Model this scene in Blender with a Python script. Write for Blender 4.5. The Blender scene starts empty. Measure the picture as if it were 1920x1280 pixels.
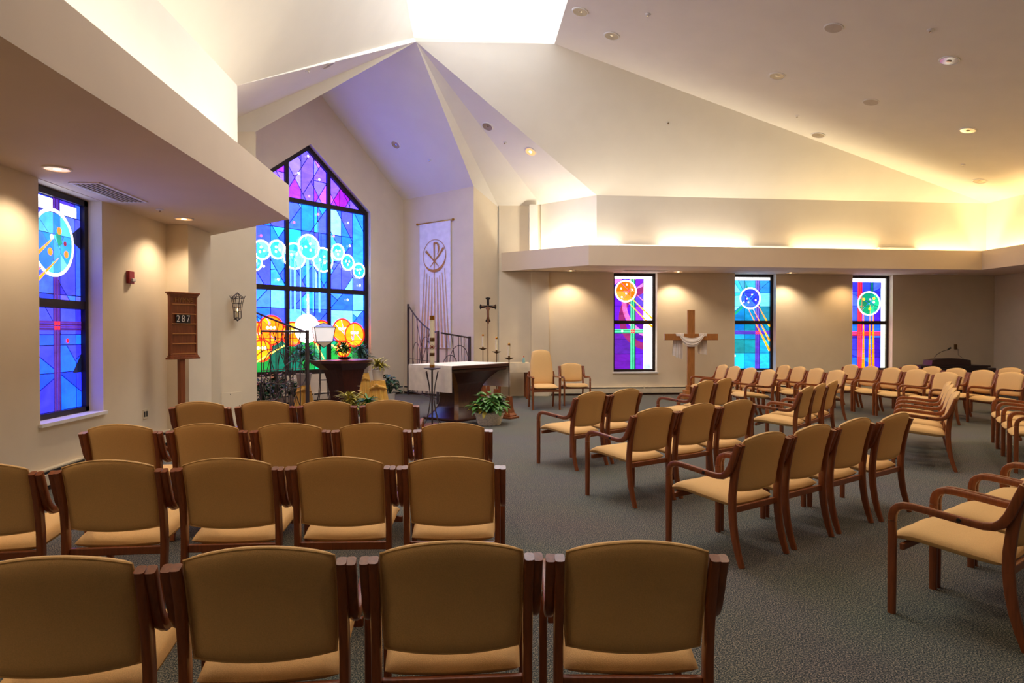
import bpy, bmesh, math, random
from mathutils import Vector, Matrix, noise
from mathutils.geometry import tessellate_polygon
random.seed(7)
PI = math.pi
C = bpy.context.scene.collection
R = math.radians

# ------------------------------------------------------------------ survey: the room measured from the photograph
F = 1235.0; TH = R(3.8); HOR = 624.0; PIT = math.atan((640 - HOR) / F); CZ = 1.5
def ray(px, py):
    x = (px - 960) / F; u = (640 - py) / F
    cp, sp = math.cos(PIT), math.sin(PIT)
    d = (x, cp + u * sp, u * cp - sp)
    c, s = math.cos(TH), math.sin(TH)
    return (d[0] * c + d[1] * s, -d[0] * s + d[1] * c, d[2])
def at_z(px, py, z):
    d = ray(px, py); t = (z - CZ) / d[2]; return Vector((d[0] * t, d[1] * t, z))
def at_y(px, py, Y):
    d = ray(px, py); t = Y / d[1]; return Vector((d[0] * t, Y, CZ + d[2] * t))
def at_x(px, py, X):
    d = ray(px, py); t = X / d[0]; return Vector((X, d[1] * t, CZ + d[2] * t))
def at_line(px, py, p, q):
    d = ray(px, py); ex, ey = q[0] - p[0], q[1] - p[1]
    t = (p[0] * ey - p[1] * ex) / (d[0] * ey - d[1] * ex)
    return Vector((d[0] * t, d[1] * t, CZ + d[2] * t))
def at_plane(px, py, a, n):
    d = Vector(ray(px, py)); o = Vector((0, 0, CZ)); t = (Vector(a) - o).dot(n) / d.dot(n); return o + d * t
def z_at(px, py, X, Y):
    d = ray(px, py); t = math.hypot(X, Y) / math.hypot(d[0], d[1]); return CZ + d[2] * t

# ------------------------------------------------------------------ materials
def lin(c):
    return tuple((v / 12.92 if v <= .04045 else ((v + .055) / 1.055) ** 2.4) for v in [x / 255 for x in c]) + (1,)
def mat(name, rgb, rough=.6, metal=0, var=.08, scale=8, bump=0, bscale=60, emit=None, spec=.5, stretch=None, rgb2=None, coat=0):
    m = bpy.data.materials.new(name); m.use_nodes = True; nt = m.node_tree; N = nt.nodes; L = nt.links
    b = N['Principled BSDF']; b.inputs['Roughness'].default_value = rough; b.inputs['Metallic'].default_value = metal
    b.inputs['Specular IOR Level'].default_value = spec; b.inputs['Coat Weight'].default_value = coat
    tc = N.new('ShaderNodeTexCoord'); src = tc.outputs['Object']
    if stretch:
        mp = N.new('ShaderNodeMapping'); mp.inputs['Scale'].default_value = stretch; L.new(src, mp.inputs[0]); src = mp.outputs[0]
    n = N.new('ShaderNodeTexNoise'); n.inputs['Scale'].default_value = scale; n.inputs['Detail'].default_value = 4; L.new(src, n.inputs['Vector'])
    r = N.new('ShaderNodeValToRGB'); c = lin(rgb); c2 = lin(rgb2) if rgb2 else None
    r.color_ramp.elements[0].position = .3; r.color_ramp.elements[1].position = .7
    r.color_ramp.elements[0].color = c2 or tuple(max(0, v * (1 - var)) for v in c[:3]) + (1,)
    r.color_ramp.elements[1].color = c if c2 else tuple(min(1, v * (1 + var)) for v in c[:3]) + (1,)
    L.new(n.outputs['Fac'], r.inputs[0]); L.new(r.outputs[0], b.inputs['Base Color'])
    if bump:
        n2 = N.new('ShaderNodeTexNoise'); n2.inputs['Scale'].default_value = bscale; n2.inputs['Detail'].default_value = 3; L.new(src, n2.inputs['Vector'])
        bp = N.new('ShaderNodeBump'); bp.inputs['Strength'].default_value = bump; bp.inputs['Distance'].default_value = .01
        L.new(n2.outputs['Fac'], bp.inputs['Height']); L.new(bp.outputs[0], b.inputs['Normal'])
    if emit:
        b.inputs['Emission Color'].default_value = lin(emit[0]); b.inputs['Emission Strength'].default_value = emit[1]
    return m
def carpet_mat():
    m = bpy.data.materials.new('carpet'); m.use_nodes = True; nt = m.node_tree; N = nt.nodes; L = nt.links
    b = N['Principled BSDF']; b.inputs['Roughness'].default_value = .95; b.inputs['Specular IOR Level'].default_value = .15
    tc = N.new('ShaderNodeTexCoord')
    v = N.new('ShaderNodeTexNoise'); v.inputs['Scale'].default_value = 140; v.inputs['Detail'].default_value = 3; v.inputs['Roughness'].default_value = .7
    L.new(tc.outputs['Object'], v.inputs['Vector'])
    r = N.new('ShaderNodeValToRGB'); e = r.color_ramp.elements
    e[0].position = .38; e[0].color = lin((36, 42, 42)); e[1].position = .64; e[1].color = lin((190, 174, 148))
    x = e.new(.5); x.color = lin((80, 87, 90))
    L.new(v.outputs['Fac'], r.inputs[0])
    w = N.new('ShaderNodeTexNoise'); w.inputs['Scale'].default_value = 1.1; L.new(tc.outputs['Object'], w.inputs['Vector'])
    mx = N.new('ShaderNodeMix'); mx.data_type = 'RGBA'; mx.blend_type = 'MULTIPLY'; mx.inputs[0].default_value = .25
    L.new(r.outputs[0], mx.inputs[6]); L.new(w.outputs['Color'], mx.inputs[7]); L.new(mx.outputs[2], b.inputs['Base Color'])
    bp = N.new('ShaderNodeBump'); bp.inputs['Strength'].default_value = .5; bp.inputs['Distance'].default_value = .008
    L.new(v.outputs['Fac'], bp.inputs['Height']); L.new(bp.outputs[0], b.inputs['Normal'])
    return m
def glass_mat(name, strength):
    # leaded glass whose own glow stands for daylight behind it: each piece keeps its own colour, mottled by the noise of hand-made sheet
    m = bpy.data.materials.new(name); m.use_nodes = True; nt = m.node_tree; N = nt.nodes; L = nt.links
    b = N['Principled BSDF']; b.inputs['Roughness'].default_value = .15
    a = N.new('ShaderNodeAttribute'); a.attribute_name = 'Col'
    tc = N.new('ShaderNodeTexCoord'); mp = N.new('ShaderNodeMapping'); mp.inputs['Scale'].default_value = (1.5, 1.5, 3)
    L.new(tc.outputs['Object'], mp.inputs[0])
    n = N.new('ShaderNodeTexNoise'); n.inputs['Scale'].default_value = 2.2; n.inputs['Detail'].default_value = 6; n.inputs['Roughness'].default_value = .65
    n.inputs['Distortion'].default_value = .8; L.new(mp.outputs[0], n.inputs['Vector'])
    mr = N.new('ShaderNodeMapRange'); mr.inputs['From Min'].default_value = .3; mr.inputs['From Max'].default_value = .7
    mr.inputs['To Min'].default_value = strength * .72; mr.inputs['To Max'].default_value = strength * 1.3
    L.new(n.outputs['Fac'], mr.inputs['Value'])
    b.inputs['Base Color'].default_value = (.02, .02, .03, 1)
    L.new(a.outputs['Color'], b.inputs['Emission Color']); L.new(mr.outputs[0], b.inputs['Emission Strength'])
    return m

M = {}
M['wall'] = mat('painted wall', (226, 211, 184), .85, var=.025, scale=3, bump=.05, bscale=180)
M['ceil'] = mat('painted ceiling', (240, 234, 221), .9, var=.02, scale=2, bump=.05, bscale=160)
M['fascia'] = mat('painted bulkhead', (224, 205, 182), .85, var=.02, scale=2, bump=.05, bscale=180)
M['carpet'] = carpet_mat()
M['fabric'] = mat('tan woven upholstery', (228, 184, 122), .85, var=.07, scale=260, bump=.25, bscale=420, spec=.2)
M['chairwood'] = mat('cherry stained chair wood', (134, 70, 32), .32, var=.22, scale=5, stretch=(14, 14, 1.6), bump=.04, bscale=20, coat=.15)
M['darkwood'] = mat('dark walnut', (66, 28, 18), .35, var=.25, scale=4, stretch=(10, 10, 1.2), bump=.04, bscale=20)
M['sheenwood'] = mat('chamfer sheen wood', (128, 82, 40), .35, var=.2, scale=5, stretch=(10, 10, 1))  # lighter tone stands for light reflected on the altar's chamfered corners
M['midwood'] = mat('oiled oak', (172, 110, 52), .5, var=.18, scale=4, stretch=(12, 12, 1.2), bump=.05, bscale=20)
M['boardwood'] = mat('board wood', (138, 72, 34), .38, var=.2, scale=4, stretch=(12, 12, 1.4))
M['bronze'] = mat('dark bronze frame', (44, 34, 32), .45, metal=.4)
M['iron'] = mat('wrought iron', (74, 62, 64), .42, metal=.35)
M['brass'] = mat('brass', (190, 140, 60), .28, metal=1)
M['oldbrass'] = mat('aged brass', (120, 92, 56), .35, metal=.9)
M['white'] = mat('white trim', (236, 232, 224), .6)
M['cream'] = mat('cream enamel', (214, 200, 172), .5)
M['black'] = mat('black plastic', (20, 18, 18), .5)
M['slot'] = mat('shadow slot', (30, 28, 26), .8)
M['linen'] = mat('white linen', (240, 228, 214), .9, bump=.15, bscale=90)
M['cream_linen'] = mat('cream linen', (228, 208, 170), .9, bump=.15, bscale=90)
M['satin'] = mat('gold satin', (240, 182, 82), .38, var=.2, scale=5, spec=.7)
M['wax'] = mat('cream wax', (240, 226, 190), .5)
M['banner'] = mat('banner cloth', (238, 232, 240), .85, bump=.06, bscale=60)
M['gold'] = mat('gold applique', (184, 122, 40), .6)
M['goldpale'] = mat('pale gold ray', (206, 168, 132), .75)
M['red'] = mat('alarm red', (150, 26, 24), .4)
M['leaf'] = mat('green leaf', (78, 128, 50), .45, var=.4, scale=9)
M['leafdark'] = mat('dark leaf', (40, 74, 44), .45, var=.4, scale=9)
M['leafblue'] = mat('blue green leaf', (86, 124, 104), .45, var=.4, scale=9)
M['leafyellow'] = mat('variegated leaf', (190, 176, 70), .5, var=.35, scale=9)
M['flower'] = mat('orange flower', (228, 96, 40), .6, var=.2)
M['lily'] = mat('white lily', (240, 236, 226), .6)
M['potwhite'] = mat('white ceramic', (226, 216, 204), .4)
M['potgrey'] = mat('grey ceramic', (176, 164, 152), .6)
M['soil'] = mat('soil', (44, 30, 22), .9)
M['wicker'] = mat('white wicker', (236, 226, 206), .7, var=.2, scale=40, bump=.4, bscale=70)
M['lampglass'] = mat('frosted lamp glass', (240, 236, 236), .35, emit=((255, 246, 240), .6))
M['bulb'] = mat('lit lamp', (255, 230, 190), .4, emit=((255, 214, 150), 14))
M['flame'] = mat('candle flame bulb', (255, 220, 160), .4, emit=((255, 190, 110), 6))
M['can'] = mat('lamp reflector', (190, 178, 162), .12, metal=.85)
M['canwarm'] = mat('lit lamp reflector', (240, 196, 140), .35, metal=.3, emit=((255, 190, 120), .8))
M['grille'] = mat('speaker grille', (196, 184, 166), .7)
M['corpus'] = mat('carved figure', (128, 84, 50), .5)
M['blackcard'] = mat('black card', (24, 20, 18), .6)
M['ivory'] = mat('ivory print', (236, 230, 220), .6)
M['bottle'] = mat('clear bottle', (150, 190, 180), .15)
M['organ'] = mat('console wood', (46, 22, 20), .3, var=.2, scale=4, stretch=(1.5, 10, 10))
M['sky'] = mat('skylight diffuser', (255, 255, 255), .5, emit=((250, 250, 255), 2.6))
M['glass_big'] = glass_mat('chancel stained glass', 1.5)
M['glass'] = glass_mat('side stained glass', 1.3)
M['strobe'] = mat('strobe lens', (220, 214, 206), .2)
M['engraved'] = mat('carved gilt letters', (176, 116, 52), .4)
M['brownbase'] = mat('brown base strip', (92, 58, 40), .6)

# ------------------------------------------------------------------ mesh collector
class MB:
    def __init__(s): s.v = []; s.f = []; s.c = []; s.col = None
    def face(s, idx):
        s.f.append(tuple(idx)); s.c.append(s.col)
    def add(s, vs, fs):
        b = len(s.v); s.v += [Vector(v) for v in vs]
        for f in fs: s.face([b + i for i in f])
    def poly(s, pts): s.add(pts, [range(len(pts))])
    def box(s, c, d, rz=0, tilt=None):
        x, y, z = [k / 2 for k in d]; m = Matrix.Rotation(rz, 3, 'Z')
        if tilt is not None: m = m @ tilt
        vs = [Vector(c) + m @ Vector((a * x, b * y, e * z)) for e in (-1, 1) for a, b in ((-1, -1), (1, -1), (1, 1), (-1, 1))]
        s.add(vs, [(3, 2, 1, 0), (4, 5, 6, 7), (0, 1, 5, 4), (1, 2, 6, 5), (2, 3, 7, 6), (3, 0, 4, 7)])
    def bbox(s, c, d, r=.006, rz=0, tilt=None):
        # box with chamfered edges
        x, y, z = [k / 2 for k in d]; r = min(r, x * .49, y * .49, z * .49); m = Matrix.Rotation(rz, 3, 'Z')
        if tilt is not None: m = m @ tilt
        bm = bmesh.new(); bmesh.ops.create_cube(bm, size=1)
        for v in bm.verts: v.co = Vector((v.co.x * 2 * x, v.co.y * 2 * y, v.co.z * 2 * z))
        bmesh.ops.bevel(bm, geom=bm.edges[:], offset=r, segments=2, profile=.5, affect='EDGES')
        bm.verts.index_update()
        s.add([Vector(c) + m @ v.co for v in bm.verts], [[v.index for v in f.verts] for f in bm.faces]); bm.free()
    def rings(s, rs, cap=True, closed=False):
        n = len(rs[0]); b = len(s.v)
        for r in rs: s.v += [Vector(p) for p in r]
        k = len(rs)
        for i in range(k if closed else k - 1):
            i2 = (i + 1) % k
            for j in range(n): s.face((b + i * n + j, b + i * n + (j + 1) % n, b + i2 * n + (j + 1) % n, b + i2 * n + j))
        if cap and not closed:
            s.face([b + j for j in reversed(range(n))]); s.face([b + (k - 1) * n + j for j in range(n)])
    def tube(s, path, r, n=8, closed=False):
        path = [Vector(p) for p in path]; rs = []; k = len(path); prev = None
        for i, p in enumerate(path):
            a = path[(i - 1) % k] if closed or i > 0 else p; b = path[(i + 1) % k] if closed or i < k - 1 else p
            t = (b - a).normalized() if (b - a).length > 1e-9 else Vector((0, 0, 1))
            if prev is None: u = t.cross(Vector((0, 0, 1)) if abs(t.z) < .9 else Vector((1, 0, 0))).normalized()
            else: u = (prev - t * prev.dot(t)).normalized()
            prev = u; w = t.cross(u); rad = r[i] if isinstance(r, (list, tuple)) else r
            rs.append([p + (u * math.cos(q) + w * math.sin(q)) * rad for q in [2 * PI * j / n for j in range(n)]])
        s.rings(rs, not closed, closed)
    def lathe(s, prof, c=(0, 0, 0), n=24, axis=None, fold=0, nf=0):
        c = Vector(c); m = axis.to_track_quat('Z', 'Y').to_matrix() if axis is not None else Matrix.Identity(3)
        rs = []
        for r, z in prof:
            rs.append([c + m @ Vector((r * math.cos(q), r * math.sin(q), z)) for q in [2 * PI * j / n for j in range(n)]])
        s.rings(rs)
    def sweep(s, path, x0, w, th):
        # rectangular bar with softened edges swept along a path in the y-z plane
        k = len(path); rs = []
        for i, (y, z) in enumerate(path):
            a = path[max(i - 1, 0)]; b = path[min(i + 1, k - 1)]; ty, tz = b[0] - a[0], b[1] - a[1]; l = math.hypot(ty, tz); ny, nz = -tz / l, ty / l
            t = th[i] if isinstance(th, (list, tuple)) else th; e = min(w, t) * .28
            pr = []
            for sx, sn in ((1, 1), (-1, 1), (-1, -1), (1, -1)):
                pts = [(sx * (w / 2), sn * (t / 2 - e)), (sx * (w / 2 - e * .3), sn * (t / 2 - e * .3)), (sx * (w / 2 - e), sn * t / 2)]
                pr += pts if (sx * sn) > 0 else pts[::-1]
            rs.append([Vector((x0 + px, y + ny * pn, z + nz * pn)) for px, pn in pr])
        s.rings(rs)
    def cloth_grid(s, fn, nu, nv, both=False):
        b = len(s.v)
        for j in range(nv + 1):
            for i in range(nu + 1): s.v.append(Vector(fn(i / nu, j / nv)))
        for j in range(nv):
            for i in range(nu): s.face((b + j * (nu + 1) + i, b + j * (nu + 1) + i + 1, b + (j + 1) * (nu + 1) + i + 1, b + (j + 1) * (nu + 1) + i))
    def build(s, name, m, parent=None, smooth=False, loc=None, rz=None, kind=None, label=None):
        me = bpy.data.meshes.new(name); me.from_pydata([tuple(v) for v in s.v], [], s.f); me.materials.append(m)
        if any(c is not None for c in s.c):
            at = me.color_attributes.new('Col', 'FLOAT_COLOR', 'CORNER')
            for p, c in zip(me.polygons, s.c):
                for li in p.loop_indices: at.data[li].color = c or (0, 0, 0, 1)
        me.update(); 
        bm = bmesh.new(); bm.from_mesh(me)
        if not any(c is not None for c in s.c): bmesh.ops.recalc_face_normals(bm, faces=bm.faces[:])
        bm.to_mesh(me); bm.free()
        if smooth:
            me.polygons.foreach_set('use_smooth', [True] * len(me.polygons))
            try: me.set_sharp_from_angle(angle=R(40))
            except Exception: pass
        o = bpy.data.objects.new(name, me); C.objects.link(o)
        if parent: o.parent = parent
        if loc is not None: o.location = loc
        if rz is not None: o.rotation_euler.z = rz
        if kind: o['kind'] = kind
        if label: o['label'] = label
        return o
def tag(o, label, cat, group=None):
    o['label'] = label; o['category'] = cat
    if group: o['group'] = group
    return o
def thing(name, label, cat, loc=(0, 0, 0), rz=0, group=None):
    o = bpy.data.objects.new(name, None); C.objects.link(o); o.empty_display_size = .1
    o.location = loc; o.rotation_euler.z = rz
    return tag(o, label, cat, group)
def copy_tree(root):
    r = root.copy(); C.objects.link(r)
    for ch in root.children:
        c = ch.copy(); C.objects.link(c); c.parent = r
        for g in ch.children:
            d = g.copy(); C.objects.link(d); d.parent = c
    return r
def S(mb, name, m, parent=None):
    return mb.build(name, m, parent, kind=None if parent else 'structure')

# ------------------------------------------------------------------ plan of the room
ZS, ZF, ZC, ZK = 2.96, 3.395, 4.55, 6.95
YR = -7.0                                   # wall behind the camera
XL = -4.05
A1 = Vector((-2.295, 8.657)); A2 = Vector((-4.005, 10.326))
CC = Vector((0.726, 15.653)); B1 = Vector((2.591, 14.078)); D1 = Vector((11.84, 14.485))
W0 = Vector((0.726, 15.6)); W1 = Vector((13.466, 16.05))
XR = 13.466
d2 = (CC - A2).normalized(); ax = Vector((d2.y, -d2.x))
J1 = Vector((-3.434, 10.969)); J2 = Vector((0.124, 14.975)); ZJ = 4.79
K = Vector((-1.606, 16.511)); KL = K - d2 * (J2 - J1).length
APEX = Vector((-0.96, 12.355, 6.89)); MW = (K + KL) / 2; RIDGE = Vector((MW.x, MW.y, 6.9))
LC = Vector((-2.84, 8.37)); RC = Vector((2.84, 14.47)); RC2 = Vector((1.72, 15.6)); RE = Vector((12.2, 14.8))
SKL = Vector((-1.0, 12.33)); SKR = Vector((1.63, 12.42)); SKY0 = 5.5
def v3(p, z): return Vector((p[0], p[1], z))

def wall_poly(mb, outer, holes=()):
    tri = tessellate_polygon([outer] + [list(h) for h in holes]); pts = list(outer) + [p for h in holes for p in h]
    mb.add(pts, [t for t in tri])

# floor
mb = MB(); mb.poly([(-9, YR, 0), (15, YR, 0), (15, 18, 0), (-9, 18, 0)]); S(mb, 'floor', M['carpet'])

# left wall with its window opening
LWY0, LWY1, LWZ0 = 6.52, 7.6, .63
mb = MB(); wall_poly(mb, [Vector((XL, YR, 0)), Vector((XL, 10.33, 0)), Vector((XL, 10.33, ZS)), Vector((XL, YR, ZS))],
    [[Vector((XL, LWY0, LWZ0)), Vector((XL, LWY0, ZS - .004)), Vector((XL, LWY1, ZS - .004)), Vector((XL, LWY1, LWZ0))]])
for p, q in (((LWY0, LWZ0), (LWY0, ZS)), ((LWY1, ZS), (LWY1, LWZ0)), ((LWY1, LWZ0), (LWY0, LWZ0)), ((LWY0, ZS), (LWY1, ZS))):
    mb.poly([(XL, p[0], p[1]), (XL - .3, p[0], p[1]), (XL - .3, q[0], q[1]), (XL, q[0], q[1])])
mb.poly([(XL - .32, LWY0 - .2, LWZ0 - .2), (XL - .32, LWY1 + .2, LWZ0 - .2), (XL - .32, LWY1 + .2, ZS + .2), (XL - .32, LWY0 - .2, ZS + .2)])
S(mb, 'wall_left', M['wall'])
# back wall with three openings
wdir = (W1 - W0).normalized(); wnorm = Vector((-wdir.y, wdir.x)); WL = (W1 - W0).length
def wb(u, z, dep=0): p = W0 + wdir * u + wnorm * dep; return Vector((p.x, p.y, z))
BW = [(2.775, 3.855), (5.82, 6.88), (8.89, 9.965)]; BZ0, BZ1 = .55, 2.955
mb = MB()
wall_poly(mb, [wb(0, 0), wb(WL, 0), wb(WL, 5.0), wb(0, 5.0)], [[wb(a, BZ0), wb(a, BZ1), wb(b, BZ1), wb(b, BZ0)] for a, b in BW])
for a, b in BW:
    for p, q in (((a, BZ0), (a, BZ1)), ((a, BZ1), (b, BZ1)), ((b, BZ1), (b, BZ0)), ((b, BZ0), (a, BZ0))):
        mb.poly([wb(*p), wb(*p, .3), wb(*q, .3), wb(*q)])
    mb.poly([wb(a - .1, BZ0 - .1, .32), wb(b + .1, BZ0 - .1, .32), wb(b + .1, BZ1 + .1, .32), wb(a - .1, BZ1 + .1, .32)])
S(mb, 'wall_back', M['wall'])
mb = MB(); mb.poly([(XR, YR, 0), (XR, 16.1, 0), (XR, 16.1, ZS + .3), (XR, YR, ZS + .3)]); S(mb, 'wall_right', M['wall'])
mb = MB(); mb.poly([(-5, YR, 0), (15, YR, 0), (15, YR, 7.2), (-5, YR, 7.2)]); S(mb, 'wall_rear', M['wall'])
# jamb walls of the chancel opening
mb = MB(); mb.poly([v3(A2 - d2 * .1, 0), v3(J1, 0), v3(J1, 4.76), v3(A2 - d2 * .1, ZC)]); S(mb, 'wall_chancel_front_left', M['wall'])
mb = MB(); mb.poly([v3(J2, 0), v3(CC, 0), v3(CC, 4.47), v3(J2, 4.82)]); S(mb, 'wall_chancel_front_right', M['wall'])
mb = MB(); mb.poly([v3(J2, 0), v3(K, 0), v3(K, ZJ), v3(J2, 4.82)]); S(mb, 'wall_chancel_right', M['wall'])
mb = MB(); mb.poly([v3(J1, 0), v3(KL, 0), v3(KL, ZJ), v3(J1, 4.76)]); S(mb, 'wall_chancel_left', M['wall'])
# window wall of the chancel: pointed opening.  s runs along the wall from its middle, away from K
HW, WZ0, WZE, WZP = 1.64, .6, 4.335, 5.57
wn = -ax                                     # outwards
def cw(s, z, dep=0): p = MW - d2 * s + wn * dep; return Vector((p.x, p.y, z))
outer = [cw(-2.6786, 0), cw(-2.6786, ZJ), cw(0, 6.9), cw(2.6786, ZJ), cw(2.6786, 0)]
hole = [(-HW, WZ0), (-HW, WZE), (0, WZP), (HW, WZE), (HW, WZ0)]
mb = MB(); wall_poly(mb, outer, [[cw(*p) for p in hole]])
for i in range(5):
    p, q = hole[i], hole[(i + 1) % 5]; mb.poly([cw(*p), cw(*p, .25), cw(*q, .25), cw(*q)])
mb.poly([cw(-2, .3, .26), cw(-2, 6, .26), cw(2, 6, .26), cw(2, .3, .26)])
S(mb, 'wall_chancel_back', M['wall'])

# ceilings
def plane_n(a, b, c): return (Vector(b) - Vector(a)).cross(Vector(c) - Vector(a)).normalized()
mb = MB()
# left slope, right slope, back slope, flat strip before the skylight
cl0, cl1 = v3((LC.x, YR), ZC), v3(LC, ZC)
SL3, SR3 = v3(SKL, ZK), v3(SKR, ZK)
mb.poly([cl0, cl1, APEX, SL3, Vector((SKL.x, SKY0, ZK)), Vector((SKL.x, YR, ZK))])
RE3, RE0 = v3(RE, ZC), v3((RE.x, YR), ZC)
mb.poly([RE3, RE0, Vector((SKR.x, YR, ZK)), Vector((SKR.x, SKY0, ZK)), SR3])
RC3, RC23 = v3(RC, ZC), v3(RC2, ZC); CT = v3(CC, 4.47); J2T = v3(J2, 4.82); J1T = v3(J1, 4.76); L2 = v3(A2, ZC)
mb.poly([RC3, RE3, SR3, SL3, APEX])
mb.poly([Vector((SKL.x, YR, ZK)), Vector((SKL.x, SKY0, ZK)), Vector((SKR.x, SKY0, ZK)), Vector((SKR.x, YR, ZK))])
mb.poly([APEX, RC23, RC3]); mb.poly([APEX, CT, RC23]); mb.poly([APEX, J2T, CT])
mb.poly([APEX, cl1, L2]); mb.poly([APEX, L2, J1T])
# chancel roof
mb.poly([J2T, v3(K, ZJ), RIDGE, APEX]); mb.poly([J1T, v3(KL, ZJ), RIDGE, APEX])
# skylight kerb
for p, q in ((SL3, SR3), (SR3, Vector((SKR.x, SKY0, ZK))), (Vector((SKR.x, SKY0, ZK)), Vector((SKL.x, SKY0, ZK))), (Vector((SKL.x, SKY0, ZK)), SL3)):
    mb.poly([p, q, q + Vector((0, 0, .12)), p + Vector((0, 0, .12))])
# roof over the cove troughs
S(mb, 'ceiling', M['ceil'])
N_RIGHT = plane_n(RE3, RE0, SR3); N_BACK = plane_n(RC3, RE3, SR3); N_CH = plane_n(J2T, v3(K, ZJ), RIDGE); N_F2 = plane_n(APEX, RC23, RC3); N_LF = plane_n(APEX, cl1, L2)

# cove walls (upright faces above the bulkheads)
mb = MB(); mb.poly([v3((LC.x, YR), ZS), v3(LC, ZS), cl1, cl0]); mb.poly([v3(LC, ZS), v3(A2, ZS), L2, cl1]); S(mb, 'wall_cove_left', M['ceil'])
mb = MB(); mb.poly([v3(RC2, ZS), v3(RC, ZS), RC3, RC23]); mb.poly([v3(RC, ZS), v3(RE, ZS), RE3, RC3]); S(mb, 'wall_cove_back', M['ceil'])
mb = MB(); mb.poly([v3(RE, ZS), v3((RE.x, YR), ZS), RE0, RE3]); S(mb, 'wall_cove_right', M['ceil'])

# dropped bulkheads: underside, trough floor and upstand
def bulkhead(name, path, wallside, off):
    # path: front edge polyline; wallside: polygon back to the wall
    mb = MB()
    mb.poly([v3(p, ZS) for p in path] + [v3(p, ZS) for p in wallside])
    for i in range(len(path) - 1):
        p, q = path[i], path[i + 1]; n = Vector((q.y - p.y, -(q.x - p.x))).normalized() * off
        mb.poly([v3(p, ZS), v3(q, ZS), v3(q, ZF), v3(p, ZF)])
        mb.poly([v3(p, ZF), v3(q, ZF), v3(q + n, ZF), v3(p + n, ZF)])
        mb.poly([v3(p + n, ZF), v3(q + n, ZF), v3(q + n, ZS + .03), v3(p + n, ZS + .03)])
    mb.poly([v3(p, ZS + .03) for p in path] + [v3(p, ZS + .03) for p in wallside])
    S(mb, name, M['fascia'])
bulkhead('beam_left', [Vector((A1.x, YR)), A1, A2], [Vector((XL, 10.33)), Vector((XL, YR))], -.07)
bulkhead('beam_back', [CC, B1, D1], [Vector((D1.x, 16.0)), W0], -.07)
bulkhead('beam_right', [D1, Vector((D1.x + .05, YR))], [Vector((XR, YR)), Vector((XR, 16.05)), Vector((D1.x, 16.0))], -.07)
# pilasters
mb = MB(); mb.bbox((-3.91, 9.55, ZS / 2), (.29, .78, ZS), .004); mb.bbox((-3.98, 10.1, ZS / 2), (.1, .34, ZS), .004); S(mb, 'column_left', M['wall'])
mb = MB(); mb.bbox(tuple(wb(.97, ZS / 2, -.05)), (.42, .12, ZS), .004, math.atan2(wdir.y, wdir.x)); S(mb, 'column_back', M['wall'])
mb = MB(); mb.bbox(tuple(wb(.8, 3.75, -.1)), (.2, .22, 1.52), .004, math.atan2(wdir.y, wdir.x)); S(mb, 'column_back_upper', M['ceil'])

# baseboard heaters
def heater(name, p, q, n, depth=.07):
    p, q, n = Vector(p), Vector(q), Vector(n).normalized(); rz = math.atan2((q - p).y, (q - p).x); L_ = (q - p).length
    root = bpy.data.objects.new(name, None); C.objects.link(root); root['kind'] = 'structure'
    c = (p + q) / 2
    mb = MB(); cc = c + n * depth / 2; mb.bbox((cc.x, cc.y, .105), (L_, depth, .11), .006, rz)
    cc2 = c + n * (depth / 2 - .01); mb.bbox((cc2.x, cc2.y, .193), (L_, depth - .01, .02), .005, rz)
    cc3 = c + n * .01; mb.box((cc3.x, cc3.y, .12), (L_, .02, .16), rz)
    k = int(L_ / 1.9)
    for i in range(1, k):
        e = p + (q - p) * i / k + n * depth / 2; mb.box((e.x, e.y, .13), (.03, depth + .004, .15), rz)
    mb.build('cover', M['cream'], root)
    mb = MB(); cc = c + n * .045; mb.box((cc.x, cc.y, .172), (L_ - .01, .04, .022), rz); mb.box((cc.x, cc.y, .042), (L_ - .01, .04, .018), rz); mb.build('fin_slot', M['slot'], root)
    mb = MB(); cc = c + n * .02; mb.box((cc.x, cc.y, .017), (L_, .05, .034), rz); mb.build('base_strip', M['brownbase'], root)
heater('baseboard_left', (XL, YR + .1), (XL, 9.14), (1, 0))
heater('baseboard_back', tuple(wb(1.25, 0))[:2], tuple(wb(12.6, 0))[:2], (wdir.y, -wdir.x))
p1, p2 = cw(-2.6, 0), cw(2.6, 0); heater('baseboard_chancel', (p1.x, p1.y), (p2.x, p2.y), (ax.x, ax.y))
p1, p2 = K + ax * .08, J2 - ax * .05; heater('baseboard_chancel_side', (p1.x, p1.y), (p2.x, p2.y), (-d2.x, -d2.y), .06)

# ------------------------------------------------------------------ stained glass
def clip(poly, nx, ny, d):
    # keep the side where nx*x+ny*y >= d
    out = []
    for i in range(len(poly)):
        a, b = poly[i], poly[(i + 1) % len(poly)]; da, db = nx * a[0] + ny * a[1] - d, nx * b[0] + ny * b[1] - d
        if da >= 0: out.append(a)
        if (da >= 0) != (db >= 0):
            t = da / (da - db); out.append((a[0] + (b[0] - a[0]) * t, a[1] + (b[1] - a[1]) * t))
    return out if len(out) >= 3 else []
def area(p): return abs(sum(p[i][0] * p[(i + 1) % len(p)][1] - p[(i + 1) % len(p)][0] * p[i][1] for i in range(len(p)))) / 2
def signed(p): return sum(p[i][0] * p[(i + 1) % len(p)][1] - p[(i + 1) % len(p)][0] * p[i][1] for i in range(len(p))) / 2
def inset(p, w):
    if signed(p) < 0: p = p[::-1]
    o = p
    for i in range(len(p)):
        a, b = p[i], p[(i + 1) % len(p)]; ex, ey = b[0] - a[0], b[1] - a[1]; l = math.hypot(ex, ey)
        if l < 1e-6: continue
        nx, ny = -ey / l, ex / l; o = clip(o, nx, ny, nx * a[0] + ny * a[1] + w)
        if not o: return []
    return o
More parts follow.
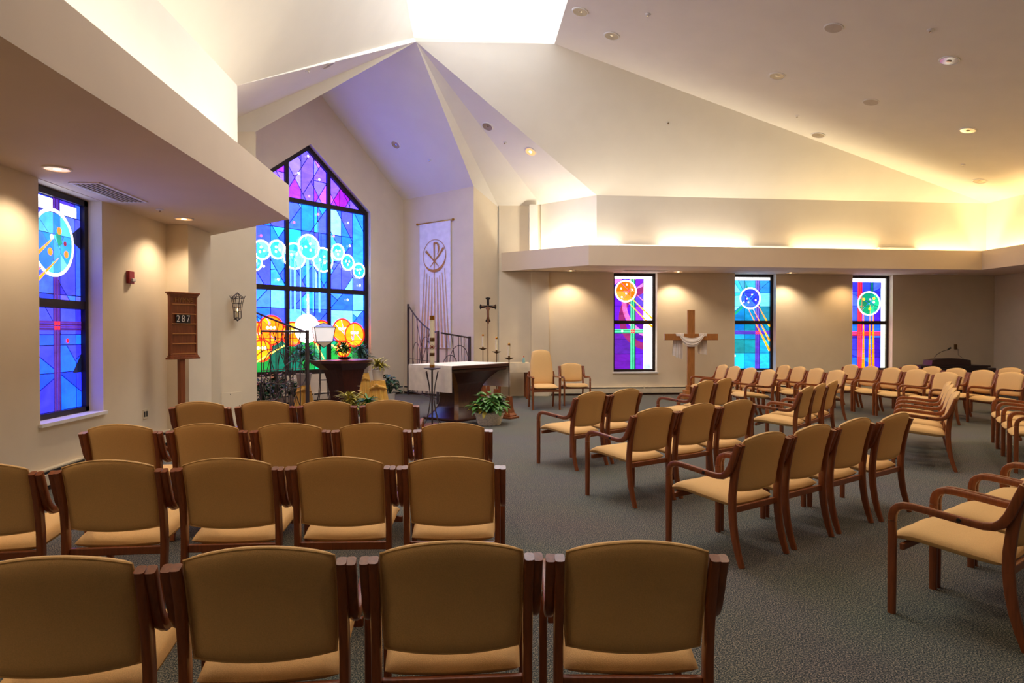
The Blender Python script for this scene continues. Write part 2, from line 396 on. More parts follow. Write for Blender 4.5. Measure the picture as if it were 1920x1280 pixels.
def inter(p, q):
    if signed(q) < 0: q = q[::-1]
    for i in range(len(q)):
        a, b = q[i], q[(i + 1) % len(q)]; ex, ey = b[0] - a[0], b[1] - a[1]; l = math.hypot(ex, ey); nx, ny = -ey / l, ex / l
        p = clip(p, nx, ny, nx * a[0] + ny * a[1])
        if not p: return []
    return p
def split(pieces, line, prob=1, rnd=random):
    a, b = line; ex, ey = b[0] - a[0], b[1] - a[1]; l = math.hypot(ex, ey); nx, ny = -ey / l, ex / l; d = nx * a[0] + ny * a[1]; out = []
    for p in pieces:
        if rnd.random() > prob: out.append(p); continue
        u, w = clip(p, nx, ny, d), clip(p, -nx, -ny, -d)
        if u and w and area(u) > .0012 and area(w) > .0012: out += [u, w]
        else: out.append(p)
    return out
def circle(cx, cy, r, n=28): return [(cx + r * math.cos(2 * PI * i / n), cy + r * math.sin(2 * PI * i / n)) for i in range(n)]
class Pane:
    """pieces of one leaded panel: coordinates (u, z) mapped into the room by fn(u, z, depth)"""
    def __init__(s, fn, lead=.005, front=-1): s.fn = fn; s.mb = MB(); s.lead = lead; s.layer = 0; s.front = front; s.k = 1.6
    def piece(s, p, col, w=None):
        q = inset(p, s.lead if w is None else w)
        if len(q) >= 3 and area(q) > 1e-5:
            s.mb.col = hot(col, s.k); s.mb.poly([s.fn(x, y, s.front * .0012 * s.layer) for x, y in q])
    def ring(s, cx, cy, r, w, col, within, n=36):
        s.mb.col = hot(col, s.k)
        for i in range(n):
            a0, a1 = 2 * PI * i / n, 2 * PI * (i + 1) / n
            q = [(cx + rr * math.cos(a), cy + rr * math.sin(a)) for rr, a in ((r, a0), (r, a1), (r - w, a1), (r - w, a0))]
            for win in within:
                k = inter(q, win)
                if len(k) >= 3 and area(k) > 1e-7: s.mb.poly([s.fn(x, y, s.front * .0012 * s.layer) for x, y in k])
    def band(s, q, col, within, w=None):
        for win in within:
            k = inter(q, win)
            if len(k) >= 3: s.piece(k, col, w)
    def dot(s, cx, cy, r, col, within):
        for win in within:
            k = inter(circle(cx, cy, r, 12), win)
            if len(k) >= 3: s.piece(k, col, 0)
def hot(c, k=1.6):
    # strong channels boosted so the glowing glass throws more colour into the room
    l = lin(c); return tuple(v * (1 + k * v ** 3) for v in l[:3]) + (1,)
def jit(c, a=22, rnd=random): return tuple(max(0, min(255, v + rnd.randint(-a, a))) for v in c)

# --- the big pointed window
DEP = .13
def cwp(px, py):
    a, b = cw(0, 0, DEP), cw(1, 0, DEP); p = at_line(px, py, a, b)
    return ((Vector((p.x, p.y)) - Vector((a.x, a.y))).dot(-d2), p.z)
win = bpy.data.objects.new('window_2', None); C.objects.link(win); win['kind'] = 'structure'
mu1, mu2 = .62, -.56; zr1, zr2 = 2.72, 4.32; fw = .06
u1, u2 = cwp(537.5, 480)[0], cwp(615.8, 480)[0]; zr2 = cwp(615, 387)[1]; zr1 = cwp(616, 545)[1]
mb = MB()
def bar(mb, p, q, w, dep0, dep1, fn):
    ex, ey = q[0] - p[0], q[1] - p[1]; l = math.hypot(ex, ey); nx, ny = -ey / l * w / 2, ex / l * w / 2
    c4 = [(p[0] + nx, p[1] + ny), (q[0] + nx, q[1] + ny), (q[0] - nx, q[1] - ny), (p[0] - nx, p[1] - ny)]
    vs = [fn(x, y, dep0) for x, y in c4] + [fn(x, y, dep1) for x, y in c4]
    mb.add(vs, [(0, 1, 2, 3), (7, 6, 5, 4), (0, 4, 5, 1), (1, 5, 6, 2), (2, 6, 7, 3), (3, 7, 4, 0)])
hw = HW - .005; inner = [(-hw, WZ0 + .005), (-hw, WZE - .004), (0, WZP - .006), (hw, WZE - .004), (hw, WZ0 + .005)]
ins = inset(inner, .045)
for i in range(5): bar(mb, inset(inner, .045)[i], inset(inner, .045)[(i + 1) % 5], .09, DEP - .04, DEP + .04, cw)
mb.build('frame', M['bronze'], win)
mb = MB()
for u in (u1, u2): bar(mb, (u, WZ0), (u, WZP - .75 * abs(u) - .02), .085, DEP - .035, DEP + .035, cw)
for z in (zr1, zr2): bar(mb, (-hw, z), (hw, z), .095, DEP - .034, DEP + .034, cw)
mb.build('mullion', M['bronze'], win)
cells = []
vis = inset(inner, .09)
for ua, ub in ((-9, u2 - .042), (u2 + .042, u1 - .042), (u1 + .042, 9)):
    for za, zb in ((-9, zr1 - .047), (zr1 + .047, zr2 - .047), (zr2 + .047, 9)):
        q = clip(clip(clip(clip(vis, 1, 0, ua), -1, 0, -ub), 0, 1, za), 0, -1, -zb)
        if q: cells.append(q)
pane = Pane(cw, .008); pane.k = 3.2; rnd = random.Random(11)
pane_fn = lambda u, z, dd: cw(u, z, DEP + .012 + dd)
pane.fn = pane_fn
LB = [(70, 190, 255), (30, 140, 255), (72, 115, 250), (50, 100, 245), (150, 210, 255), (40, 180, 245), (80, 110, 240), (60, 115, 255), (40, 130, 255), (90, 180, 250), (70, 100, 235)]
UP = [(175, 60, 245), (150, 110, 250), (190, 120, 255), (130, 90, 240), (205, 90, 240), (165, 30, 200), (160, 10, 110), (155, 145, 250), (140, 110, 245), (120, 90, 220)]
DB = [(60, 110, 250), (80, 145, 255), (40, 130, 245), (70, 100, 235), (120, 195, 250), (40, 160, 235), (85, 135, 255), (60, 110, 245), (130, 190, 250)]
GR = [(0, 150, 105), (20, 170, 120), (0, 135, 60), (30, 165, 70), (0, 120, 80), (10, 160, 140)]
allp = []
for cell in cells:
    zc_ = sum(p[1] for p in cell) / len(cell); ps = [cell]
    um, uM = min(p[0] for p in cell), max(p[0] for p in cell)
    nv = 2
    for i in range(1, nv + 1): ps = split(ps, ((um + (uM - um) * i / (nv + 1), 0), (um + (uM - um) * i / (nv + 1), 9)), .9, rnd)
    if zc_ > zr2:
        for k in range(-6, 12): ps = split(ps, ((0, k * .62), (1, k * .62 + 1.55)), .85, rnd); ps = split(ps, ((0, k * .62 + .31), (1, k * .62 - 1.24)), .85, rnd)
        ps = split(ps, ((-2, 4.78), (2, 4.92)), .6, rnd)
    elif zc_ > zr1:
        for k in range(-6, 14): ps = split(ps, ((0, k * .75 + .2), (1, k * .75 + 1.7)), .5, rnd); ps = split(ps, ((0, k * .8 + .4), (1, k * .8 - .9)), .5, rnd)
        ps = split(ps, ((-2, 3.7), (2, 3.72)), .7, rnd); ps = split(ps, ((-2, 3.35), (2, 2.6)), .6, rnd); ps = split(ps, ((2, 3.5), (-2, 2.9)), .6, rnd)
        for i in range(4): x = rnd.uniform(-.4, .45); ps = split(ps, ((x, 0), (x, 9)), .5, rnd)
    else:
        ps = split(ps, ((-2, 2.02), (2, 2.02)), 1, rnd); ps = split(ps, ((-2, 1.33), (2, 1.33)), 1, rnd)
        for k in range(-4, 10): ps = split(ps, ((0, k * .9 + .1), (1, k * .9 + .8)), .45, rnd); ps = split(ps, ((0, k * .95 + .5), (1, k * .95 - .5)), .4, rnd)
        ps = split(ps, ((-2, 1.0), (2, 1.0)), .5, rnd)
    for p in ps:
        cz = sum(q[1] for q in p) / len(p)
        pal = UP if cz > zr2 else LB if cz > zr1 else DB if cz > 1.33 else GR
        allp.append((p, jit(rnd.choice(pal), 14, rnd)))
for p, c in allp: pane.piece(p, c)
# purple accents and light lozenges
pane.layer = 1
def disc(cx, cy, r, fn_col, ring_col, rw):
    cpoly = circle(cx, cy, r)
    for p, c in allp:
        k = inter(p, cpoly)
        if len(k) >= 3:
            ks = [k]
            for _ in range(2):
                a = rnd.uniform(0, PI); ks = split(ks, ((cx + rnd.uniform(-.3, .3) * r, cy + rnd.uniform(-.3, .3) * r), (cx + math.cos(a), cy + math.sin(a))), .8, rnd)
            for k in ks: pane.piece(k, fn_col(c), .004)
    pane.layer += 1; pane.ring(cx, cy, r + rw * .5, rw, ring_col, cells); pane.layer += 1
for px, py, r, kind in ((478, 630, .29, 'o'), (508.6, 619, .30, 'o'), (491.3, 656.8, .22, 'o'), (548.7, 626, .25, 'o'), (603, 624, .27, 'o'), (575.8, 615.8, .30, 'w'),
                        (642, 620, .27, 'o'), (664.5, 627.4, .27, 'o'), (644, 654, .18, 'o')):
    u, z = cwp(px, py)
    if kind == 'o': disc(u, z, r, lambda c: jit(rnd.choice([(255, 176, 10), (255, 190, 40), (255, 165, 0)]), 12, rnd), (255, 60, 20), .035)
    else: disc(u, z, r, lambda c: (255, 255, 252), (255, 255, 255), .03)
    if kind == 'o':
        for k in range(3): pane.dot(u + (k - 1) * .08, z + .05, .035, (255, 250, 225), cells)
for px, py, r in ((476, 491, .17), (490, 468.4, .19), (519, 467.7, .185), (551, 480, .27), (604.4, 487, .26), (577.8, 463, .26), (632.5, 472.3, .17), (650.5, 491.9, .17), (671.6, 507.5, .165)):
    u, z = cwp(px, py); disc(u, z, r, lambda c: jit(rnd.choice([(120, 225, 250), (60, 200, 235), (150, 235, 250), (30, 180, 200)]), 12, rnd), (255, 255, 255), .034)
    for k in range(3): a = k * 2.1 + r * 40; pane.dot(u + r * .3 * math.cos(a), z + r * .3 * math.sin(a), .026, (255, 240, 180), cells)
# light shafts below the middle rings
for u, w_ in ((-.28, .05), (-.12, .03), (.02, .07), (.2, .04), (.34, .05), (.44, .03)):
    pane.band([(u - w_ / 2, 1.95), (u + w_ / 2, 1.95), (u + w_ / 2, 3.1), (u - w_ / 2, 3.1)], (130, 205, 255), cells, .002)
u, z = cwp(575.8, 590); pane.band([(u - .04, z - .3), (u + .04, z - .3), (u + .03, z + .45), (u - .03, z + .45)], (225, 235, 255), cells, .002)
pane.layer += 1
for px, py, col in ((558, 325, (255, 255, 255)), (597, 337, (255, 255, 255)), (576, 293, (250, 230, 250)), (578, 368, (255, 160, 200)), (651, 393, (240, 220, 250)), (651, 418, (220, 240, 255)), (624, 443, (255, 170, 230)),
                    (654, 461, (255, 255, 255)), (595, 402, (255, 150, 220)), (550, 417, (255, 140, 200)), (488, 442, (250, 120, 200)), (520, 524, (255, 255, 255)), (493, 499, (255, 255, 255)), (574, 562, (255, 255, 255)), (650, 562, (255, 255, 255)), (673, 535, (255, 255, 255))):
    u, z = cwp(px, py); pane.dot(u, z, .026, col, cells)
# gold rays over the green ground
for a, b in (((440 + 185 / 4.92, 540 + 685 / 4.92), (440 + 450 / 4.92, 540 + 530 / 4.92)), ((440 + 740 / 4.92, 540 + 510 / 4.92), (440 + 815 / 4.92, 540 + 650 / 4.92)), ((440 + 885 / 4.92, 540 + 520 / 4.92), (440 + 1010 / 4.92, 540 + 610 / 4.92))):
    p, q = cwp(*a), cwp(*b); ex, ey = q[0] - p[0], q[1] - p[1]; l = math.hypot(ex, ey); nx, ny = -ey / l * .014, ex / l * .014
    pane.band([(p[0] + nx, p[1] + ny), (q[0] + nx, q[1] + ny), (q[0] - nx, q[1] - ny), (p[0] - nx, p[1] - ny)], (255, 240, 140), cells, 0)
pane.mb.build('stained_glass', M['glass_big'], win)
mb = MB(); mb.poly([cw(x, y, DEP + .02) for x, y in inner]); mb.build('lead_came', M['black'], win)

# --- tall side windows; u 0..1 across the glass, v 0..1 upwards
def side_window(name, fn, wdt, z0, z1, dep, spec):
    root = bpy.data.objects.new(name, None); C.objects.link(root); root['kind'] = 'structure'
    fwid = .062; mz = z0 + (z1 - z0) * .505
    mb = MB()
    for p, q in (((0, z0 + fwid / 2), (wdt, z0 + fwid / 2)), ((0, z1 - fwid / 2), (wdt, z1 - fwid / 2)), ((fwid / 2, z0), (fwid / 2, z1)), ((wdt - fwid / 2, z0), (wdt - fwid / 2, z1))): bar(mb, p, q, fwid, dep - .04, dep + .03, fn)
    mb.build('frame', M['bronze'], root)
    mb = MB(); bar(mb, (fwid, mz), (wdt - fwid, mz), .085, dep - .036, dep + .03, fn); mb.build('mullion', M['bronze'], root)
    x0, x1 = fwid, wdt - fwid; ya, yb = z0 + fwid, z1 - fwid
    U = lambda u: x0 + (x1 - x0) * u
    V = lambda v: ya + (yb - ya) * v
    cells = [[(x0, ya), (x1, ya), (x1, mz - .0425), (x0, mz - .0425)], [(x0, mz + .0425), (x1, mz + .0425), (x1, yb), (x0, yb)]]
    pn = Pane(lambda u, z, dd: fn(u, z, dep + .006 + dd), .0045)
    spec(pn, cells, U, V, (x1 - x0), (yb - ya))
    pn.mb.build('stained_glass', M['glass'], root)
    mb = MB(); mb.poly([fn(x, y, dep + .012) for x, y in ((x0 - .02, ya - .02), (x1 + .02, ya - .02), (x1 + .02, yb + .02), (x0 - .02, yb + .02))]); mb.build('lead_came', M['black'], root)
    mb = MB(); a = fn(-.03, z0, -.035); b_ = fn(wdt + .03, z0, -.035); c_ = fn(wdt + .03, z0, dep); d_ = fn(-.03, z0, dep); dn = Vector((0, 0, -.028)); up = Vector((0, 0, .006))
    a2, b2 = fn(0.003, z0, -.0), fn(wdt - .003, z0, 0); c2, d2_ = fn(wdt - .003, z0, dep - .03), fn(.003, z0, dep - .03)
    mb.add([a + dn, b_ + dn, fn(wdt + .03, z0, -.002) + dn, fn(-.03, z0, -.002) + dn, a + up, b_ + up, fn(wdt + .03, z0, -.002) + up, fn(-.03, z0, -.002) + up], [(3, 2, 1, 0), (4, 5, 6, 7), (0, 1, 5, 4), (1, 2, 6, 5), (2, 3, 7, 6), (3, 0, 4, 7)])
    mb.add([a2 + up, b2 + up, c2 + up, d2_ + up, a2 + dn, b2 + dn], [(0, 1, 2, 3)])
    mb.build('sill', M['white'], root)
def grid_fill(pn, cells, U, V, us, vs, pal, diag, rnd, pr=1, amt=16):
    ps = [list(c) for c in cells]
    for u in us: ps = split(ps, ((U(u), 0), (U(u), 9)), pr, rnd)
    for v in vs: ps = split(ps, ((-9, V(v)), (9, V(v))), 1, rnd)
    for (a, b, c, d_) in diag: ps = split(ps, ((U(a), V(b)), (U(c), V(d_))), .75, rnd)
    out = []
    for p in ps:
        cx = sum(q[0] for q in p) / len(p); cy = sum(q[1] for q in p) / len(p)
        c = jit(rnd.choice(pal(cx, cy)), amt, rnd); out.append((p, c)); pn.piece(p, c)
    return out
def round_light(pn, cells, pieces, cx, cy, r, pal, rnd, rw=.035):
    pn.layer += 1; k_ = circle(cx, cy, r)
    for p, c in pieces:
        k = inter(p, k_)
        if len(k) >= 3:
            ks = [k]
            for sl in (1.1, -.9): ks = split(ks, ((cx + rnd.uniform(-.4, .4) * r, cy), (cx + rnd.uniform(-.4, .4) * r + 1, cy + sl)), .9, rnd)
            for k in ks: pn.piece(k, jit(rnd.choice(pal), 14, rnd), .003)
    pn.layer += 1; pn.ring(cx, cy, r + rw, rw, (255, 255, 255), cells); pn.layer += 1
def beam(pn, cells, p, q, w0, w1, col):
    ex, ey = q[0] - p[0], q[1] - p[1]; l = math.hypot(ex, ey); nx, ny = -ey / l, ex / l
    n = max(3, int(l / .12))
    for i in range(n):
        t0, t1 = i / n, (i + 1) / n; a0, a1 = (w0 + (w1 - w0) * t0) / 2, (w0 + (w1 - w0) * t1) / 2
        A, B = (p[0] + ex * t0, p[1] + ey * t0), (p[0] + ex * t1, p[1] + ey * t1)
        pn.band([(A[0] + nx * a0, A[1] + ny * a0), (B[0] + nx * a1, B[1] + ny * a1), (B[0] - nx * a1, B[1] - ny * a1), (A[0] - nx * a0, A[1] - ny * a0)], jit(col, 14), cells, .0015)
def cross_bands(pn, cells, U, V, u0, u1, v0, v1, col, col2, sq, vtop=1.0, ua=0, ub=1):
    pn.layer += 1; k = 4
    for i in range(k):
        a, b = u0 + (u1 - u0) * i / k, u0 + (u1 - u0) * (i + 1) / k
        pn.band([(U(a), V(0)), (U(b), V(0)), (U(b), V(vtop)), (U(a), V(vtop))], col if i % 2 else col2, cells, .001)
        a, b = v0 + (v1 - v0) * i / k, v0 + (v1 - v0) * (i + 1) / k
        pn.band([(U(ua), V(a)), (U(ub), V(a)), (U(ub), V(b)), (U(ua), V(b))], col2 if i % 2 else col, cells, .001)
    pn.layer += 1
    for i in range(2):
        for j in range(2):
            x, y = u0 + (u1 - u0) * i / 2, v0 + (v1 - v0) * j / 2
            pn.band([(U(x), V(y)), (U(x + (u1 - u0) / 2), V(y)), (U(x + (u1 - u0) / 2), V(y + (v1 - v0) / 2)), (U(x), V(y + (v1 - v0) / 2))], sq, cells, .006)
def spec_purple(pn, cells, U, V, w, h):
    rn = random.Random(3)
    PU = [(120, 40, 215), (150, 70, 225), (90, 40, 200), (200, 110, 220), (120, 60, 230), (215, 130, 215)]; LOW = [(90, 20, 160), (130, 50, 215), (100, 30, 180), (120, 40, 200)]
    ps = grid_fill(pn, cells, U, V, [.43, .56, .77], [.97, .84, .68, .385, .325, .165], lambda x, y: PU if y > V(.5) else LOW, [(0, .9, .3, .99), (.5, .85, .8, .95)], rn)
    pn.layer = 1
    for (cx, cy, r, rw, col) in ((.95, .55, .83, .17, (150, 40, 110)), (1.15, .72, .95, .12, (225, 120, 190))):
        pn.ring(U(cx), V(cy), r * w, rw * w, col, cells, 48)
    pn.layer += 1; pn.band([(U(0), V(.97)), (U(1), V(.97)), (U(1), V(1)), (U(0), V(1))], (255, 255, 255), cells); pn.band([(U(.77), V(0)), (U(1), V(0)), (U(1), V(.98)), (U(.77), V(.98))], (255, 255, 255), cells)
    pn.layer += 1; pn.band([(U(.78), V(0)), (U(.95), V(0)), (U(.95), V(.06)), (U(.78), V(.06))], (190, 205, 225), cells)
    cross_bands(pn, cells, U, V, .43, .55, .385, .43, (0, 150, 95), (90, 215, 170), (235, 60, 80), .97, 0, .77)
    round_light(pn, cells, ps, U(.3), V(.84), .25 * w, [(255, 140, 20), (250, 120, 0), (255, 160, 50)], rn)
    for x, y in ((.33, .91), (.18, .868), (.47, .855), (.31, .815), (.2, .775)): pn.dot(U(x), V(y), .022, (255, 255, 255), cells)
    pn.layer += 1
    beam(pn, cells, (U(.34), V(.81)), (U(1), V(.545)), .012, .05, (255, 196, 20)); beam(pn, cells, (U(.33), V(.735)), (U(1), V(.455)), .012, .05, (255, 190, 10)); beam(pn, cells, (U(.6), V(.8)), (U(.9), V(.68)), .008, .02, (255, 180, 40))
    pn.dot(U(.21), V(.41), .025, (255, 255, 255), cells)
def spec_aqua(pn, cells, U, V, w, h):
    rn = random.Random(5)
    A = [(60, 185, 225), (120, 215, 240), (30, 165, 210), (160, 225, 245), (20, 150, 185)]; B = [(0, 140, 185), (10, 130, 150), (20, 170, 215), (0, 150, 200)]; D = [(0, 175, 240), (10, 160, 235), (40, 190, 245)]
    ps = grid_fill(pn, cells, U, V, [.3, .6, .72], [.965, .83, .68, .4, .32, .17], lambda x, y: A if y > V(.62) else B if y > V(.17) else D, [(.0, .95, .35, .75), (.1, .98, .45, .7), (0, .62, .35, .74), (0, .13, .3, 0), (.7, .84, 1, .86)], rn)
    pn.layer = 1; pn.band([(U(.3), V(.965)), (U(.42), V(.87)), (U(.32), V(.87))], (0, 165, 150), cells); pn.band([(U(0), V(.61)), (U(.3), V(.715)), (U(.3), V(.68)), (U(0), V(.57))], (20, 170, 130), cells)
    pn.layer += 1; pn.band([(U(0), V(.965)), (U(1), V(.965)), (U(1), V(1)), (U(0), V(1))], (255, 255, 255), cells)
    cross_bands(pn, cells, U, V, .6, .72, .375, .415, (70, 30, 175), (130, 60, 200), (240, 70, 90), .965)
    round_light(pn, cells, ps, U(.45), V(.77), .255 * w, [(40, 60, 225), (70, 110, 240), (60, 150, 240)], rn)
    for x, y in ((.5, .81), (.36, .765), (.27, .725), (.4, .725), (.6, .75)): pn.dot(U(x), V(y), .022, (245, 225, 245), cells)
    pn.layer += 1
    beam(pn, cells, (U(.4), V(.65)), (U(1), V(.195)), .012, .06, (255, 180, 10)); beam(pn, cells, (U(.52), V(.66)), (U(1), V(.3)), .012, .05, (255, 185, 10)); beam(pn, cells, (U(.67), V(.69)), (U(1), V(.46)), .012, .05, (255, 190, 20))
    pn.dot(U(0.02), V(.14), .03, (255, 255, 255), cells)
def spec_blue(pn, cells, U, V, w, h):
    rn = random.Random(8)
    A = [(50, 90, 230), (60, 40, 200), (70, 110, 245), (50, 60, 215)]; B = [(30, 60, 215), (60, 30, 190), (30, 120, 240), (50, 60, 215)]
    ps = grid_fill(pn, cells, U, V, [.05, .2, .33, .56, .67, .85], [.965, .85, .69, .36, .335, .2, .12], lambda x, y: A if y > V(.5) else B, [(0, .72, .3, .78), (.6, .72, .9, .66), (0, .16, .3, .1)], rn)
    pn.layer = 1
    for q, c in (([(0, 0), (.045, 0), (.045, 1), (0, 1)], (255, 255, 255)), ([(.87, 0), (1, 0), (1, 1), (.87, 1)], (255, 255, 245)), ([(0, .955), (1, .955), (1, 1), (0, 1)], (255, 255, 255)), ([(.57, .85), (.66, .85), (.66, .955), (.57, .955)], (0, 110, 120))):
        pn.band([(U(a), V(b)), (U(c_), V(d_))] + [] if False else [(U(a), V(b)) for a, b in q], c, cells)
    cross_bands(pn, cells, U, V, .21, .34, .36, .405, (240, 20, 40), (250, 60, 60), (255, 70, 80), .955, .05, .87)
    for u0 in (.38, .56, .66):
        beam(pn, cells, (U(u0), V(.7)), (U(u0), V(0)), .014, .085 if u0 != .56 else .07, (255, 165, 0))
    pn.layer += 1
    round_light(pn, cells, ps, U(.53), V(.72), .29 * w, [(0, 165, 120), (20, 185, 150), (0, 140, 100), (70, 200, 170)], rn)
    for x, y in ((.38, .765), (.67, .775), (.55, .66)): pn.dot(U(x), V(y), .035, (255, 215, 60), cells)
    pn.dot(U(.56), V(.765), .025, (250, 190, 220), cells); pn.dot(U(.67), V(.735), .03, (250, 220, 230), cells)
def spec_left(pn, cells, U, V, w, h):
    rn = random.Random(9)
    A = [(60, 90, 245), (80, 120, 255), (70, 60, 225), (50, 60, 215), (95, 110, 250)]; B = [(30, 80, 250), (45, 100, 255), (60, 70, 240), (30, 110, 255)]
    ps = grid_fill(pn, cells, U, V, [.14, .5, .62, .9], [.93, .83, .55, .36, .31, .18], lambda x, y: A if y > V(.5) else B, [(.1, .3, .9, .1), (.62, .6, .8, .52), (0, .05, .62, .18), (.62, .36, .95, .2)], rn)
    pn.layer = 1; pn.band([(U(0), V(.935)), (U(.5), V(.935)), (U(.5), V(.995)), (U(0), V(.995))], (255, 255, 255), cells); pn.band([(U(.62), V(.93)), (U(.93), V(.93)), (U(.93), V(.985)), (U(.62), V(.985))], (245, 245, 255), cells)
    pn.band([(U(.75), V(.83)), (U(1), V(.9)), (U(1), V(.78))], (20, 24, 60), cells); pn.band([(U(.82), V(.17)), (U(1), V(.27)), (U(1), V(.17))], (10, 20, 50), cells)
    cross_bands(pn, cells, U, V, .5, .61, .38, .425, (70, 20, 120), (95, 40, 150), (235, 40, 60), 1)
    round_light(pn, cells, ps, U(.5), V(.79), .33 * w, [(60, 175, 235), (110, 205, 245), (40, 150, 225), (90, 190, 240)], rn)
    pn.band([(U(.52), V(.84)), (U(.62), V(.845)), (U(.66), V(.79)), (U(.58), V(.77))], (0, 150, 130), cells)
    for x, y in ((.6, .85), (.44, .745), (.72, .745)): pn.dot(U(x), V(y), .04, (240, 165, 50), cells)
    pn.dot(U(.47), V(.815), .03, (220, 235, 255), cells); pn.dot(U(.7), V(.795), .028, (150, 30, 70), cells)
    pn.layer += 1
    beam(pn, cells, (U(.46), V(.8)), (U(-.1), V(.62)), .02, .07, (255, 190, 60)); beam(pn, cells, (U(.58), V(.72)), (U(-.1), V(.5)), .012, .07, (255, 185, 50)); beam(pn, cells, (U(.3), V(.67)), (U(-.1), V(.55)), .012, .05, (255, 140, 20))
    pn.dot(U(.73), V(.33), .025, (220, 20, 40), cells)
def lw(u, z, dd): return Vector((XL - dd, LWY0 + u, z))
side_window('window_1', lw, LWY1 - LWY0, LWZ0, ZS - .01, .19, spec_left)
for k, sp in enumerate((spec_purple, spec_aqua, spec_blue)):
    a, b = BW[k]
    side_window('window_%d' % (k + 3), (lambda a: lambda u, z, dd: wb(a + u, z, dd))(a), b - a, BZ0, BZ1 - .005, .19, sp)
# skylight
root = bpy.data.objects.new('window_6', None); C.objects.link(root); root['kind'] = 'structure'
mb = MB(); mb.poly([SL3 + Vector((0, 0, .11)), SR3 + Vector((0, 0, .11)), Vector((SKR.x, SKY0, ZK + .11)), Vector((SKL.x, SKY0, ZK + .11))]); mb.build('diffuser', M['sky'], root)

# ------------------------------------------------------------------ chairs
REAR = [(-.30, 0), (-.272, .08), (-.248, .17), (-.232, .27), (-.225, .36), (-.226, .45), (-.237, .55), (-.256, .65), (-.278, .73), (-.298, .79)]
ARM = [(.285, .50), (.283, .53), (.274, .558), (.255, .578), (.228, .588), (.19, .59), (.12, .585), (.03, .576), (-.06, .567), (-.13, .563), (-.175, .57), (-.207, .592), (-.232, .63), (-.252, .68), (-.272, .735), (-.292, .787)]
def post_y(z):
    for (y0, z0), (y1, z1) in zip(REAR, REAR[1:]):
        if z <= z1: return y0 + (y1 - y0) * (z - z0) / (z1 - z0)
    y0, z0 = REAR[-2]; y1, z1 = REAR[-1]; return y1 + (y1 - y0) * (z - z1) / (z1 - z0)
def squircle(u, v, k=.22):
    # square -> rounded square
    return u * math.sqrt(1 - k * v * v / 2), v * math.sqrt(1 - k * u * u / 2)
def pad(mb, fn, t, n=12, sharp=5, front=1, back=1):
    # closed cushion over [-1,1]^2: fn(u,v,w) with w across the thickness
    ss = [math.sin(PI / 2 * (2 * i / n - 1)) for i in range(n + 1)]
    for side in (1, -1):
        b = len(mb.v)
        for v in ss:
            for u in ss:
                e = max(0, (1 - abs(u) ** sharp)) ** .5 * max(0, (1 - abs(v) ** sharp)) ** .5
                mb.v.append(Vector(fn(u, v, side * t * e * (front if side > 0 else back))))
        for j in range(n):
            for i in range(n):
                q = (b + j * (n + 1) + i, b + j * (n + 1) + i + 1, b + (j + 1) * (n + 1) + i + 1, b + (j + 1) * (n + 1) + i)
                mb.face(q if side > 0 else q[::-1])
def weld(mb, d=.0008):
    bm = bmesh.new(); vs = [bm.verts.new(v) for v in mb.v]
    for f in mb.f:
        try: bm.faces.new([vs[i] for i in f])
        except Exception: pass
    bmesh.ops.remove_doubles(bm, verts=bm.verts[:], dist=d); bm.verts.index_update()
    o = MB(); o.v = [v.co.copy() for v in bm.verts]; o.f = [tuple(v.index for v in f.verts) for f in bm.faces]; o.c = [None] * len(o.f); bm.free(); return o
def chair_backrest(z0, z1, hw0, hw1, arch):
    mb = MB()
    def fn(u, v, w):
        uu, vv = squircle(u, v, .09); k = (vv + 1) / 2
        top = z1 - arch * uu * uu; bot = z0 - .010 * (1 - uu * uu); z = bot + (top - bot) * k
        y = post_y(z) + .012 - .026 * (1 - uu * uu); dz = .01
        ty, tz = post_y(z + dz) - post_y(z - dz), 2 * dz; l = math.hypot(ty, tz); ny, nz = tz / l, -ty / l
        return (uu * (hw0 + (hw1 - hw0) * k), y + ny * w, z + nz * w)
    pad(mb, fn, .03, 14, 8, 1.2, .7)
    # welt that joins the back panel to the cushion
    loop = []
    for q in range(48):
        a = 2 * PI * q / 48; c, s = math.cos(a), math.sin(a); m = max(abs(c), abs(s)); loop.append(fn(c / m * .995, s / m * .995, -.004))
    mb = weld(mb); mb.tube(loop, .0045, 5, True)
    return mb
